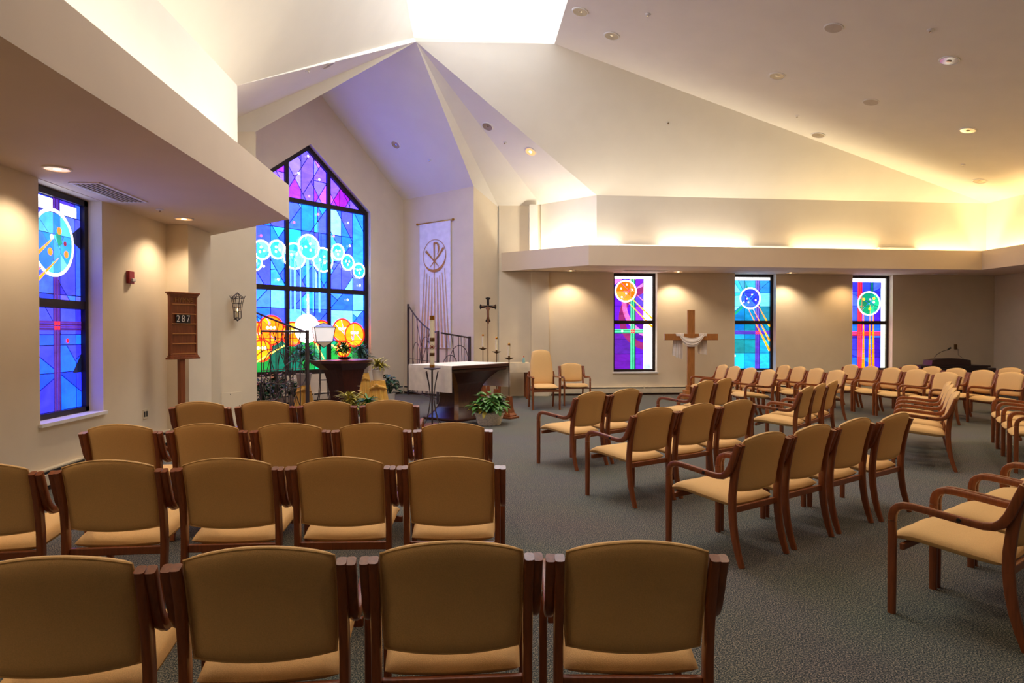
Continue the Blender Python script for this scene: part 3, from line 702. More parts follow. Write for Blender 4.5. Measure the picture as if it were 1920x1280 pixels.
def make_chair():
    t = thing('armchair', '', 'chair')
    mb = MB()
    def sf(u, v, w):
        uu, vv = squircle(u, v, .12); y = .058 + vv * .262
        z = .385 + .034 * max(0, (y + .2) / .36) ** .9 - .036 * max(0, (y - .17) / .15) ** 2
        return (uu * (.238 - .004 * (1 - vv)), y, z - .006 * (1 - abs(uu)) + w * (1.0 if w < 0 else 1.05))
    pad(mb, sf, .039, 14, 6); weld(mb).build('seat', M['fabric'], t, True)
    chair_backrest(.472, .853, .225, .229, .040).build('backrest', M['fabric'], t, True)
    for s in (-1, 1):
        mb = MB(); mb.sweep(REAR, s * .245, .031, [.036, .042, .047, .05, .052, .052, .05, .047, .044, .04]); mb.build('leg', M['chairwood'], t, True)
        mb = MB(); mb.sweep([(.285, 0), (.285, .1), (.285, .3), (.285, .497)], s * .272, .032, [.038, .04, .042, .042]); mb.build('leg', M['chairwood'], t, True)
        mb = MB(); mb.sweep(ARM, s * .273, .032, [.042, .042, .042, .04, .038, .037, .037, .037, .037, .038, .042, .046, .046, .044, .042, .04]); mb.build('armrest', M['chairwood'], t, True)
    mb = MB(); mb.bbox((0, -.214, .350), (.462, .026, .042), .005)
    mb.build('seat_rail', M['chairwood'], t)
    mb = MB(); mb.bbox((0, .245, .362), (.51, .024, .036), .005)
    mb.build('seat_rail', M['chairwood'], t)
    mb = MB(); mb.lathe([(.0, 0), (.011, 0), (.011, .005), (.0, .006)], (-.288, -.03, .571), 10, Vector((-1, 0, 0))); mb.build('bolt', M['black'], t)
    return t
chair0 = make_chair(); first = [True]
def put_chair(x, y, left, label, group):
    o = chair0 if first[0] else copy_tree(chair0); first[0] = False
    o.location = (x, y, 0); o.rotation_euler.z = R(left); tag(o, label, 'chair', group)
def from_back(x, y, left): return x - .29 * math.sin(R(left)), y + .29 * math.cos(R(left))
ORD = ['first', 'second', 'third', 'fourth', 'fifth', 'sixth']
# left block: four rows seen from behind, numbered from the aisle
LB_ROWS = [
 ('row nearest the camera', [(.533, 2.05, -4), (-.052, 2.085, 0), (-.640, 2.07, 3), (-1.228, 2.02, 6)]),
 ('second row from the camera', [(-.090, 3.50, -3), (-.675, 3.53, -2), (-1.260, 3.535, 0), (-1.85, 3.52, 2), (-2.45, 3.475, 4)]),
 ('third row from the camera', [(-.111, 4.81, -2), (-.701, 4.83, -3), (-1.287, 4.86, -2), (-1.885, 4.885, -1), (-2.482, 4.88, -1)]),
 ('row nearest the lectern', [(-.765, 6.46, -1), (-1.364, 6.465, -3), (-1.948, 6.47, -1), (-2.547, 6.44, -1)])]
for nm, row in LB_ROWS:
    for i, (x, y, l) in enumerate(row):
        ox, oy = from_back(x, y, l); put_chair(ox, oy, l, "tan armchair, %s from the aisle in the left block's %s" % (ORD[i], nm), 'armchairs of the left block, ' + nm)
def row(pts, fmt, group):
    for i, (x, y, l) in enumerate(pts): put_chair(x, y, l, fmt % ORD[i], group)
bk = lambda L_: [from_back(*p) + (p[2],) for p in L_]
row(bk([(1.945, 4.21, 31), (2.455, 4.54, 32), (2.965, 4.865, 32), (3.48, 5.15, 32)]), 'tan armchair, %s from the aisle in nearest row of the centre block of four', 'armchairs of the centre block, nearest row')
row(bk([(1.63, 5.67, 31), (2.13, 5.97, 31), (2.63, 6.27, 31)]), 'tan armchair, %s from the aisle in the middle row of the centre block', 'armchairs of the centre block, middle row')
row(bk([(1.37, 7.24, 37), (1.84, 7.58, 36)]), 'tan armchair, %s from the aisle in the pair before the high-backed chair', 'pair of armchairs nearest the altar')
row(bk([(3.25, 8.85, 42), (3.69, 9.27, 43)]), 'tan armchair, %s from the altar side in the pair before the wooden cross', 'pair of armchairs before the wooden cross')
row(bk([(4.14, 7.80, 46), (4.54, 8.23, 46), (4.95, 8.66, 46)]), 'tan armchair, %s nearest of the three set behind the centre block', 'three armchairs behind the centre block')
row([(5.14, 7.12, 55), (5.476, 7.6, 55), (5.812, 8.08, 55), (6.15, 8.56, 55)], 'tan armchair, %s nearest of the row of four seen side on', 'row of four armchairs seen side on')
row([(2.65, 3.285, 33.5), (3.146, 3.613, 33.5), (3.642, 3.941, 33.5), (4.138, 4.269, 33.5)], 'tan armchair, %s nearest in the row cut off by the lower right corner', 'armchairs in the lower right corner')
row([(6.24, 6.72, 55), (6.575, 7.2, 55), (6.91, 7.68, 55), (7.245, 8.16, 55)], 'tan armchair, %s nearest in the row at the right edge of the view', 'armchairs at the right edge')
P4 = [(5.32, 11.36, 94), (5.25, 11.96, 93), (5.2, 12.56, 92), (5.2, 13.16, 91)]
Q4 = [(6.44, 11.12, 93), (6.40, 11.72, 92), (6.38, 12.32, 91), (6.38, 12.91, 90)]
R5 = [(7.92, 10.42, 97), (7.97, 11.22, 95), (7.92, 11.83, 94), (7.88, 12.43, 93), (7.85, 13.03, 92)]
S5 = [(9.0, 10.35, 97), (9.0, 10.96, 96), (8.98, 11.57, 95), (8.96, 12.18, 94), (8.94, 12.78, 93)]
row(bk(P4), 'tan armchair facing the altar, %s nearest in the row beside the wooden cross', 'far armchairs, row beside the cross')
row(bk(Q4), 'tan armchair facing the altar, %s nearest in the row below the aqua window', 'far armchairs, row below the aqua window')
row(bk(R5), 'tan armchair facing the altar, %s nearest in the row below the red-cross window', 'far armchairs, row below the red-cross window')
row(bk(S5), 'tan armchair facing the altar, %s nearest in the row before the organ console', 'far armchairs, row before the console')
put_chair(*from_back(10.15, 11.7, 97), 97, 'tan armchair behind all the other rows, right of the organ console', 'far armchairs, last row')

# high-backed chair by the side wall
def tall_chair():
    t = thing('high_backed_armchair', 'tan high-backed armchair with wooden arms beside the credence table', 'chair', (1.50, 13.02, 0), R(184))
    mb = MB()
    def sf(u, v, w):
        uu, vv = squircle(u, v); y = .02 + vv * .27; return (uu * .24, y, .43 + .02 * (1 - vv * vv) + w)
    pad(mb, sf, .042, 12, 5); weld(mb).build('seat', M['fabric'], t, True)
    mb = MB()
    def bf(u, v, w):
        uu, vv = squircle(u, v); k = (vv + 1) / 2; z = .46 + k * .70 - .03 * uu * uu * k; hw = .235 + .02 * math.sin(k * PI) - .045 * k
        return (uu * hw, -.20 - .16 * k + w - .01 * (1 - uu * uu), z)
    pad(mb, bf, .045, 14, 6); weld(mb).build('backrest', M['fabric'], t, True)
    for s in (-1, 1):
        mb = MB(); mb.sweep([(-.33, 0), (-.29, .2), (-.27, .42), (-.29, .6), (-.31, .72)], s * .25, .034, .045); mb.build('leg', M['chairwood'], t, True)
        mb = MB(); mb.sweep([(.27, 0), (.27, .3), (.265, .61)], s * .265, .038, .045); mb.build('leg', M['chairwood'], t, True)
        mb = MB(); mb.sweep([(.32, .62), (.27, .635), (.1, .635), (-.1, .625), (-.27, .62), (-.32, .66)], s * .265, .046, [.02, .026, .026, .026, .026, .02]); mb.build('armrest', M['chairwood'], t, True)
    mb = MB(); mb.bbox((0, .25, .37), (.5, .025, .05)); mb.bbox((0, -.26, .37), (.47, .025, .05))
    for s in (-1, 1): mb.bbox((s * .235, 0, .37), (.024, .5, .05))
    mb.build('seat_frame', M['chairwood'], t)
tall_chair()
put_chair(2.22, 13.72, 184, 'tan armchair facing the room, right of the high-backed chair by the wall', 'armchair beside the high-backed chair')

# ------------------------------------------------------------------ altar and its furnishings
arz = math.atan2(d2.y, d2.x)
def ax2w(o, x, y): return Vector((o[0] + d2.x * x + ax.x * -y, o[1] + d2.y * x + ax.y * -y))
AC = Vector((-.14, 11.70)); AL, AW, AZ = 1.52, 1.04, .955
t = thing('altar', 'dark walnut altar table with flared pedestal under a white cloth', 'altar', (AC.x, AC.y, 0), arz)
mb = MB(); mb.bbox((0, 0, AZ - .03), (AL, AW, .06), .012); mb.bbox((0, 0, AZ - .09), (AL - .08, AW - .08, .06), .02); mb.build('table_top', M['darkwood'], t)
mb = MB(); rs = []; strip = []
for i in range(25):
    k = i / 24; z = .04 + k * (AZ - .15)
    fl = max(0, (.42 - k) / .42) ** 2 * .17; ft = max(0, (k - .45) / .55) ** 2.2 * .36
    hx, hy = .34 + fl + ft * .95, .22 + fl * .9 + ft * .55; ch = .05
    rs.append([(hx, -hy + ch, z), (hx, hy - ch, z), (hx - ch, hy, z), (-hx + ch, hy, z), (-hx, hy - ch, z), (-hx, -hy + ch, z), (-hx + ch, -hy, z), (hx - ch, -hy, z)])
    strip.append((hx, hy, ch, z))
mb.rings(rs); mb.bbox((0, 0, .02), (1.06, .8, .04), .008); mb.build('pedestal', M['darkwood'], t, True)
for sx in (-1, 1):
    for sy in (-1, 1):
        mb = MB(); mb.rings([[(sx * (hx + .003), sy * (hy - ch), z), (sx * (hx - ch), sy * (hy + .003), z), (sx * (hx - ch), sy * (hy - .01), z), (sx * (hx - .01), sy * (hy - ch), z)] for hx, hy, ch, z in strip]); mb.build('corner_sheen', M['sheenwood'], t)  # chamfer reflection put in as a lighter wood colour
def altar_cloth():
    mb = MB(); hx, hy, drop = AL / 2 + .006, AW / 2 - .012, .44; n = 60
    tot = 2 * (hx + drop)
    def fn(i, j):
        s = (i - .5) * tot; y = (j - .5) * 2 * hy; a = abs(s); sg = 1 if s > 0 else -1
        if a <= hx: return (s, y, AZ + .004)
        d_ = a - hx; return (sg * (hx + .004 + .010 * math.sin(j * 19 + sg) * min(1, d_ * 4) + .006 * d_), y * (1 + .01 * d_), AZ + .004 - d_)
    mb.cloth_grid(fn, n, 24)
    return tag(mb.build('altar_cloth', M['linen'], None, True, (AC.x, AC.y, 0), arz), 'white cloth covering the altar and hanging over both its ends', 'cloth')
altar_cloth()
# paschal candle stand
PX, PY = -.575, 10.55
zp = z_at(810, 690, PX, PY); zt = z_at(809, 592, PX, PY)
t = thing('paschal_candle_stand', 'tall iron candle stand with curved legs before the altar', 'candle stand', (PX, PY, 0))
mb = MB(); mb.lathe([(.014, .05), (.014, zp - .03), (.02, zp - .03), (.13, zp - .004), (.14, zp + .004), (.02, zp - .008)], n=20); mb.build('stem', M['iron'], t, True)
for i in range(4):
    a = i * PI / 2 + PI / 4; c, s = math.cos(a), math.sin(a)
    mb = MB(); mb.tube([(c * r, s * r, z) for r, z in ((.19, .035), (.13, .10), (.075, .26), (.04, .44), (.042, .52), (.065, .66), (.13, zp - .05))], .007, 6); mb.build('leg', M['iron'], t, True)
mb = MB(); mb.bbox((0, 0, .02), (.42, .42, .03), .008, PI / 4); mb.build('base', M['chairwood'], t)
t = thing('paschal_candle', 'tall cream Easter candle with brown bands and a brass cap', 'candle', (PX, PY, zp + .006))
hh = zt - zp; cr = .038
mb = MB(); mb.lathe([(cr, .0), (cr, hh - .06)], n=20); mb.build('wax', M['wax'], t, True)
for z0, z1, m in ((0, .05, 'brass'), (hh - .07, hh, 'brass'), (.19, .24, 'oldbrass'), (.42, .48, 'oldbrass')):
    mb = MB(); mb.lathe([(cr + .002, z0), (cr + .004, z0 + .004), (cr + .004, z1 - .004), (cr * .7 if z1 == hh else cr + .002, z1)], n=20); mb.build('band' if m != 'brass' else 'cap', M[m], t, True)
mb = MB()
dirc = Vector((-PX, -PY)).normalized(); ca = math.atan2(dirc.y, dirc.x)
for rot in (0, PI / 2, PI / 4, -PI / 4):
    m_ = Matrix.Rotation(rot, 3, 'X'); mb.add([Matrix.Rotation(ca, 3, 'Z') @ (Vector((cr + .001, 0, 0)) + m_ @ Vector((0, a, b))) + Vector((0, 0, .33)) for a, b in ((-.005, -.045), (.005, -.045), (.005, .045), (-.005, .045))], [(0, 1, 2, 3)])
mb.build('emblem', mat('candle emblem', (120, 40, 24), .6), t)

def candle_stand(px, x, y, zplate, ztop, label, basew):
    t = thing('candle_stand', 'slender brass candle stand ' + label, 'candle stand', (x, y, 0), arz, 'brass candle stands right of the altar')
    mb = MB(); mb.lathe([(.009, .38), (.009, zplate - .04), (.014, zplate - .035), (.05, zplate - .02), (.088, zplate), (.09, zplate + .004), (.05, zplate - .008), (.018, zplate), (.018, zplate + .03), (.012, zplate + .032)], n=18); mb.build('stem', M['oldbrass'], t, True)
    mb = MB(); mb.bbox((0, 0, .02), (basew, basew, .04), .008); mb.bbox((0, 0, .05), (basew * .72, basew * .72, .03), .01)
    mb.rings([[(s1 * w, s2 * w, z) for s1, s2 in ((-1, -1), (1, -1), (1, 1), (-1, 1))] for w, z in ((.1, .06), (.07, .1), (.055, .18), (.045, .3), (.04, .385))]); mb.build('base', M['chairwood'], t)
    c = thing('altar_candle', 'white candle with brass cap on the brass stand ' + label, 'candle', (x, y, zplate + .034), 0, 'white candles right of the altar')
    h = ztop - zplate - .034
    mb = MB(); mb.lathe([(.021, 0), (.021, h - .05)], n=16); mb.build('wax', M['wax'], c, True)
    mb = MB(); mb.lathe([(.023, h - .05), (.023, h - .02), (.012, h - .01), (.006, h)], n=16); mb.build('cap', M['brass'], c, True)
for px, Y, pp, pt, lb in ((905.5, 14.05, 653, 625.4, 'beside the crucifix pole'), (931, 13.1, 659, 631, 'between the crucifix and the altar corner'), (954.5, 11.55, 670.5, 642, 'at the front right altar corner')):
    b = at_y(px, 700, Y); candle_stand(px, b.x, b.y, z_at(px, pp, b.x, b.y), z_at(px, pt, b.x, b.y), lb, .26)
# processional crucifix
b = at_y(915, 700, 14.75); bx, by = b.x, b.y
zt, zb = z_at(914, 557, bx, by), z_at(914, 605, bx, by); zc = z_at(914, 575, bx, by); hwc = .19
t = thing('processional_crucifix', 'dark bronze crucifix on a tall pole behind the altar', 'crucifix', (bx, by, 0), math.atan2(-bx, by) * 0 + R(0))
mb = MB(); mb.lathe([(.011, .3), (.011, zb + .01)], n=12); mb.build('pole', M['oldbrass'], t, True)
mb = MB(); mb.bbox((0, 0, .02), (.3, .3, .04), .008); mb.rings([[(s1 * w, s2 * w, z) for s1, s2 in ((-1, -1), (1, -1), (1, 1), (-1, 1))] for w, z in ((.11, .04), (.07, .1), (.05, .2), (.035, .32))]); mb.build('base', M['chairwood'], t)
mb = MB()
def flare(mb, c, dx, dz, l, w0, w1, th=.022):
    # one arm of a cross that widens to its end
    n = (-dz, dx)
    q = [(0, w0), (l * .72, w0), (l * .86, w1), (l * .93, w1), (l, 0), (l * .93, -w1), (l * .86, -w1), (l * .72, -w0), (0, -w0)]
    vs = []
    for yy in (-th / 2, th / 2):
        vs += [(c[0] + dx * a + n[0] * b_, yy, c[1] + dz * a + n[1] * b_) for a, b_ in q]
    k = len(q); mb.add(vs, [tuple(range(k)), tuple(range(2 * k - 1, k - 1, -1))] + [(i, (i + 1) % k, (i + 1) % k + k, i + k) for i in range(k)])
for dx, dz, l in ((0, 1, zt - zc), (0, -1, zc - zb), (1, 0, hwc), (-1, 0, hwc)): flare(mb, (0, zc), dx, dz, l, .028, .055)
mb.build('cross', M['bronze'], t)
# figure on the cross: one skinned body
def skin_body(name, nodes, edges, m, parent):
    me = bpy.data.meshes.new(name); me.from_pydata([n[:3] for n in nodes], edges, []); o = bpy.data.objects.new(name, me); C.objects.link(o); o.parent = parent
    sk = o.modifiers.new('skin', 'SKIN')
    for v, n in zip(me.skin_vertices[0].data if me.skin_vertices else [], nodes): v.radius = (n[3], n[3])
    o.modifiers.new('sub', 'SUBSURF').levels = 1; me.materials.append(m); return o
yb = -.03
nodes = [(0, yb - .012, zc - .20, .026), (0, yb - .014, zc - .12, .024), (0, yb - .012, zc - .05, .033), (0, yb - .014, zc - .005, .014), (-.006, yb - .022, zc + .035, .023),
         (-.06, yb, zc - .015, .013), (-.115, yb + .004, zc + .008, .010), (-.165, yb + .008, zc + .022, .009), (.06, yb, zc - .015, .013), (.115, yb + .004, zc + .008, .010), (.165, yb + .008, zc + .022, .009),
         (-.016, yb - .025, zc - .28, .017), (-.008, yb - .006, zc - .36, .012), (-.006, yb - .016, zc - .385, .010), (.016, yb - .025, zc - .28, .017), (.010, yb - .006, zc - .36, .012), (.009, yb - .018, zc - .388, .010)]
edges = [(0, 1), (1, 2), (2, 3), (3, 4), (2, 5), (5, 6), (6, 7), (2, 8), (8, 9), (9, 10), (0, 11), (11, 12), (12, 13), (0, 14), (14, 15), (15, 16)]
nodes = [(a, b_, c_, r) for a, b_, c_, r in nodes]
def grow(nodes, edges, mb):
    for a, b_ in edges: mb.tube([nodes[a][:3], nodes[b_][:3]], [nodes[a][3], nodes[b_][3]], 8)
me = bpy.data.meshes.new('corpus'); me.from_pydata([n[:3] for n in nodes], edges, []); o = bpy.data.objects.new('corpus', me); C.objects.link(o); o.parent = t
bm = bmesh.new(); bm.from_mesh(me); ly = bm.verts.layers.skin.verify(); bm.verts.ensure_lookup_table()
for v, n in zip(bm.verts, nodes): v[ly].radius = (n[3], n[3])
bm.verts[0][ly].use_root = True
bm.to_mesh(me); bm.free(); o.modifiers.new('skin', 'SKIN'); sb = o.modifiers.new('sub', 'SUBSURF'); sb.levels = 1; sb.render_levels = 1; me.materials.append(M['corpus'])

# credence table with its cloth and bottle
t = thing('credence_table', 'small dark wooden side table under a cream cloth by the wall', 'table', (1.02, 15.12, 0), 0)
mb = MB(); mb.bbox((0, 0, .80), (.74, .5, .03), .006); mb.build('table_top', M['darkwood'], t)
for sx in (-1, 1):
    for sy in (-1, 1): mb = MB(); mb.bbox((sx * .31, sy * .2, .392), (.05, .05, .785), .006); mb.build('leg', M['chairwood'], t)
mb = MB()
def cf(i, j):
    x, y = (i - .5) * 1.24, (j - .5) * .94; hx, hy = .38, .26; ex, ey = max(0, abs(x) - hx), max(0, abs(y) - hy)
    sx, sy = (1 if x > 0 else -1), (1 if y > 0 else -1)
    return (sx * (min(abs(x), hx) + .03 * min(1, ex * 9) * (1 + .3 * math.sin(j * 22))), sy * (min(abs(y), hy) + .02 * min(1, ey * 9) * (1 + .4 * math.sin(i * 26))), .819 - max(ex, ey))
mb.cloth_grid(cf, 50, 40); tag(mb.build('table_cloth', M['cream_linen'], None, True, (1.02, 15.12, 0)), 'cream cloth hanging over the small side table by the wall', 'cloth')
bp = at_y(982, 678, 15.0)
t = thing('water_bottle', 'small clear bottle with orange cap on the cream-covered side table', 'bottle', (bp.x, 15.0, .822))
mb = MB(); mb.lathe([(.03, 0), (.032, .01), (.032, .08), (.012, .11), (.012, .125)], n=14); mb.build('body', M['bottle'], t, True)
mb = MB(); mb.lathe([(.014, .125), (.014, .15), (.0, .151)], n=12); mb.build('cap', M['flower'], t, True)

# ------------------------------------------------------------------ plants
def blade(mb, base, az, length, up, droop, w, n=6, fold=.25):
    base = Vector(base); dh = Vector((math.cos(az), math.sin(az), 0)); sd = Vector((-math.sin(az), math.cos(az), 0)); b = len(mb.v); p = base.copy(); el = up
    for i in range(n + 1):
        k = i / n; wd = w * (math.sin(PI * min(1, .12 + k * .88)) ** .8) * (1 if i < n else .05)
        up_ = Vector((0, 0, 1)) * fold * wd
        mb.v += [p - sd * wd + up_, p, p + sd * wd + up_]
        el -= droop / n; p = p + (dh * math.cos(el) + Vector((0, 0, math.sin(el)))) * (length / n)
    for i in range(n):
        for j in range(2): mb.face((b + i * 3 + j, b + i * 3 + j + 1, b + (i + 1) * 3 + j + 1, b + (i + 1) * 3 + j))
def foliage(kind, h, spread, n, rn, z0=0):
    mb = MB()
    if kind == 'spiky':          # dracaena: rosettes on short stems
        for s in range(4):
            sx, sy = rn.uniform(-.25, .25) * spread, rn.uniform(-.25, .25) * spread; sh = h * rn.uniform(.2, .72)
            mb.tube([(sx * .4, sy * .4, z0 - .02), (sx, sy, z0 + sh)], .008, 6)
            for i in range(n // 4): blade(mb, (sx, sy, z0 + sh * rn.uniform(.7, 1)), rn.uniform(0, 2 * PI), spread * rn.uniform(.7, 1.15), rn.uniform(.3, 1.4), rn.uniform(.8, 1.7), .013 + .01 * rn.random())
    elif kind == 'broad':
        for i in range(n):
            a = rn.uniform(0, 2 * PI); k = rn.random(); r_ = spread * (.25 + .75 * k); zz = z0 + h * (1 - .75 * k) * rn.uniform(.6, 1)
            st = Vector((math.cos(a) * r_ * .7, math.sin(a) * r_ * .7, zz)); mb.tube([(0, 0, z0 - .02), (st.x * .5, st.y * .5, z0 + (zz - z0) * .75), st], .003, 4)
            blade(mb, st, a + rn.uniform(-.5, .5), spread * rn.uniform(.35, .6), rn.uniform(-.1, .8), rn.uniform(.8, 1.5), .03 + .03 * rn.random())
    return mb
def pot(mb, r0, r1, h): mb.lathe([(r0 * .97, 0), (r0, .005), (r1, h - .02), (r1 * 1.06, h - .02), (r1 * 1.06, h), (r1 * .93, h), (r1 * .9, h - .03), (.0, h - .03)], n=22)
def potted(name, label, loc, kind, leafm, h, spread, n, r0, r1, ph, potm, seed, extra=None):
    rn = random.Random(seed); t = thing(name, label, 'potted plant', loc)
    mb = MB(); pot(mb, r0, r1, ph); mb.build('pot', potm, t, True)
    foliage(kind, h, spread, n, rn, ph - .03).build('foliage', leafm, t, False)
    if extra:
        mb = MB()
        for i in range(extra[0]):
            a = rn.uniform(0, 2 * PI); r_ = spread * rn.uniform(.2, .9); c = Vector((math.cos(a) * r_, math.sin(a) * r_, ph + h * rn.uniform(.35, .95)))
            for k in range(5): blade(mb, c, k * 2 * PI / 5, extra[2], .9, .9, extra[2] * .3, 4)
        mb.build('blossom', extra[1], t)
    return t
def drape(name, label, x, y, r, h, seed, grp):
    # pedestal covered with gathered satin and tied in a knot
    rn = random.Random(seed); mb = MB(); n = 96; rs = []
    n = 160; ph = [rn.uniform(0, 6) for _ in range(3)]
    for k in [i / 22 for i in range(23)]:
        z = h * (1 - k); base = r * (.52 + .48 * k ** 1.2); amp = .10 + .26 * k
        g = lambda q: base * (1 + amp * ((1 - 2 * abs(math.sin(6.5 * q + ph[0] + .5 * math.sin(3 * q)))) * .45 + math.sin(19 * q + ph[1] + 2 * k) * .25))
        rs.append([(g(q) * math.cos(q), g(q) * math.sin(q), z) for q in [2 * PI * j / n for j in range(n)]])
    mb.rings(rs[::-1])
    t = thing(name, label, 'pedestal', (x, y, 0), 0, grp); mb.build('drape', M['satin'], t, True)
    mb = MB(); dr = Vector((-x, -y, 0)).normalized(); kc = dr * (r * .66) + Vector((0, 0, h * .86))
    for s in range(3): mb.lathe([(.0, -.03), (.03, -.02), (.042, 0), (.03, .022), (0, .03)], kc + Vector((rn.uniform(-.03, .03), rn.uniform(-.02, .02), rn.uniform(-.02, .02))), 10, Vector((rn.uniform(-1, 1), rn.uniform(-1, 1), .4)))
    for s in (-1, 1):
        side = Vector((-dr.y, dr.x, 0)) * s
        mb.tube([kc, kc + side * r * .35 + Vector((0, 0, -.02)) - dr * .02, kc + side * r * .62 - dr * r * .28 + Vector((0, 0, -.05))], [.03, .022, .016], 8)
    mb.build('knot', M['satin'], t, True)
    return h
# right pedestal with white pot
b = at_y(709, 752, 11.75); hz = z_at(709, 713, b.x, b.y)
drape('draped_pedestal', 'gold satin draped pedestal carrying the white pot, right of the lectern', b.x, b.y, .24, hz, 1, 'gold draped pedestals')
potted('potted_dracaena', 'yellow striped spiky plant in white pot on the right draped pedestal', (b.x, b.y, hz + .004), 'spiky', M['leafyellow'], .26, .2, 90, .085, .105, z_at(709, 693, b.x, b.y) - hz, M['potwhite'], 2)
# pedestal behind the lectern
b = at_y(681, 752, 14.1); hz = z_at(681, 699, b.x, b.y)
drape('draped_pedestal', 'gold satin draped pedestal close behind the lectern carrying a grey pot', b.x, b.y, .22, hz, 3, 'gold draped pedestals')
potted('potted_palm', 'blue-green tall plant in grey pot on the draped pedestal behind the lectern', (b.x, b.y, hz + .004), 'spiky', M['leafblue'], .48, .3, 130, .1, .13, z_at(681, 678, b.x, b.y) - hz, M['potgrey'], 4)
# left pedestal behind the railing
b = at_y(570, 760, 12.7); hz = z_at(570, 722, b.x, b.y)
drape('draped_pedestal', 'gold satin draped pedestal behind the left iron railing', b.x, b.y, .22, hz, 5, 'gold draped pedestals')
potted('potted_palm', 'tall spiky plant in grey pot on the draped pedestal behind the railing', (b.x, b.y, hz + .004), 'spiky', M['leafblue'], .72, .34, 190, .11, .14, z_at(570, 700, b.x, b.y) - hz, M['potgrey'], 6)
# small plants on the floor before the lectern
b = at_y(657, 755, 11.15); potted('potted_spider_plant', 'yellow-green arching spider plant on the floor before the lectern', (b.x, b.y, 0), 'spiky', M['leafyellow'], .5, .26, 130, .09, .11, .2, M['potgrey'], 7)
b = at_y(685, 755, 10.3); potted('potted_lily', 'green plant with pale orange blooms right of the spider plant', (b.x, b.y, 0), 'spiky', M['leaf'], .55, .22, 110, .08, .1, .2, M['potwhite'], 8, (5, mat('peach bloom', (236, 190, 140), .6), .04))
b = at_y(731, 748, 13.9); potted('potted_bush', 'dark glossy leafy plant in white pot by the chancel wall', (b.x, b.y, 0), 'broad', M['leafdark'], .45, .26, 70, .09, .11, .24, M['potwhite'], 9)
b = at_y(522, 740, 13.35); potted('potted_lily_bush', 'dark leafy plant with white blooms below the stained glass, behind the railing', (b.x, b.y, 0), 'broad', M['leafdark'], .55, .27, 110, .12, .14, .22, M['potgrey'], 10, (9, M['lily'], .05))
b = at_y(493, 740, 12.35); potted('potted_bush', 'dark leafy plant at the left end of the railing beside the wall', (b.x, b.y, 0), 'broad', M['leafdark'], .6, .2, 90, .1, .12, .22, M['potgrey'], 12)
b = at_y(553, 740, 13.75); potted('potted_lily', 'low dark plant with white blooms beside the left draped pedestal', (b.x, b.y, 0), 'broad', M['leafdark'], .4, .18, 70, .1, .12, .2, M['potwhite'], 13, (6, M['lily'], .05))
# basket before the altar
b = at_z(912, 797, 0); rn = random.Random(21)
t = thing('basket_planter', 'white woven basket of green leafy plants on the floor before the altar', 'plant basket', (b.x + .05, b.y + .1, 0))
mb = MB(); rs = []; n = 60
for k in range(15):
    kk = k / 14; r_ = .165 + .055 * kk
    rs.append([((r_ + .005 * math.sin(15 * q + (PI if k % 2 else 0))) * math.cos(q) * 1.1, (r_ + .005 * math.sin(15 * q + (PI if k % 2 else 0))) * math.sin(q), .19 * kk) for q in [2 * PI * j / n for j in range(n)]])
mb.rings(rs); mb.tube([(.228 * 1.1 * math.cos(q), .228 * math.sin(q), .192) for q in [2 * PI * j / 40 for j in range(40)]], .013, 8, True); mb.build('basket', M['wicker'], t, True)
foliage('broad', .34, .36, 120, rn, .18).build('foliage', M['leaf'], t)
foliage('broad', .26, .33, 30, rn, .17).build('variegated_leaves', M['leafyellow'], t)

# ------------------------------------------------------------------ lectern (ambo)
b = at_y(648, 700, 12.35); LX, LY = b.x, b.y
t = thing('lectern', 'dark walnut lectern with wide angled top before the stained glass', 'lectern', (LX, LY, 0), arz)
zt0 = z_at(640, 690, LX, LY)
mb = MB(); rs = []
for i in range(16):
    k = i / 15; z = .03 + k * (zt0 - .02); w_ = .20 + .14 * k ** 2 + .07 * max(0, .2 - k) / .2 * .5; dd = .16 + .07 * k ** 2 + .05 * max(0, .2 - k) / .2 * .5; ch = .07
    rs.append([(w_, -dd + ch, z), (w_, dd, z), (-w_, dd, z), (-w_, -dd + ch, z), (-w_ + ch, -dd, z), (w_ - ch, -dd, z)])
mb.rings(rs); mb.bbox((0, 0, .02), (.62, .5, .04), .008); mb.build('pedestal', M['darkwood'], t, True)
mb = MB(); pts = [(-.52, .02), (-.36, -.33), (.36, -.33), (.52, .02), (.5, .36), (-.5, .36)]
top = [Vector((x, y, zt0 + .10 + .10 * (.36 - y) / .69 * .0 + .05)) for x, y in pts]; bot = [Vector((x * .72, y * .72, zt0 - .02)) for x, y in pts]; mid = [Vector((x, y, zt0 + .10)) for x, y in pts]
mb.rings([bot, mid, top]); mb.build('reading_desk', M['darkwood'], t)
zdesk = zt0 + .155
rn = random.Random(31)
bq = at_y(646, 667, LY + .05)
t = thing('flower_bowl', 'low bowl of orange blooms and dark leaves on top of the lectern', 'flower arrangement', (bq.x, LY + .05, zdesk))
mb = MB(); mb.lathe([(.07, 0), (.11, .02), (.13, .05), (.12, .05), (.09, .02), (0, .02)], n=20); mb.build('bowl', M['darkwood'], t, True)
foliage('spiky', .3, .22, 110, rn, .04).build('foliage', M['leaf'], t)
mb = MB()
for i in range(20):
    c = Vector((rn.uniform(-.15, .15), rn.uniform(-.12, .10), .12 + rn.random() * .22))
    for k in range(5): blade(mb, c, k * 2 * PI / 5, .05, .9, .9, .02, 4)
mb.build('blossom', M['flower'], t)

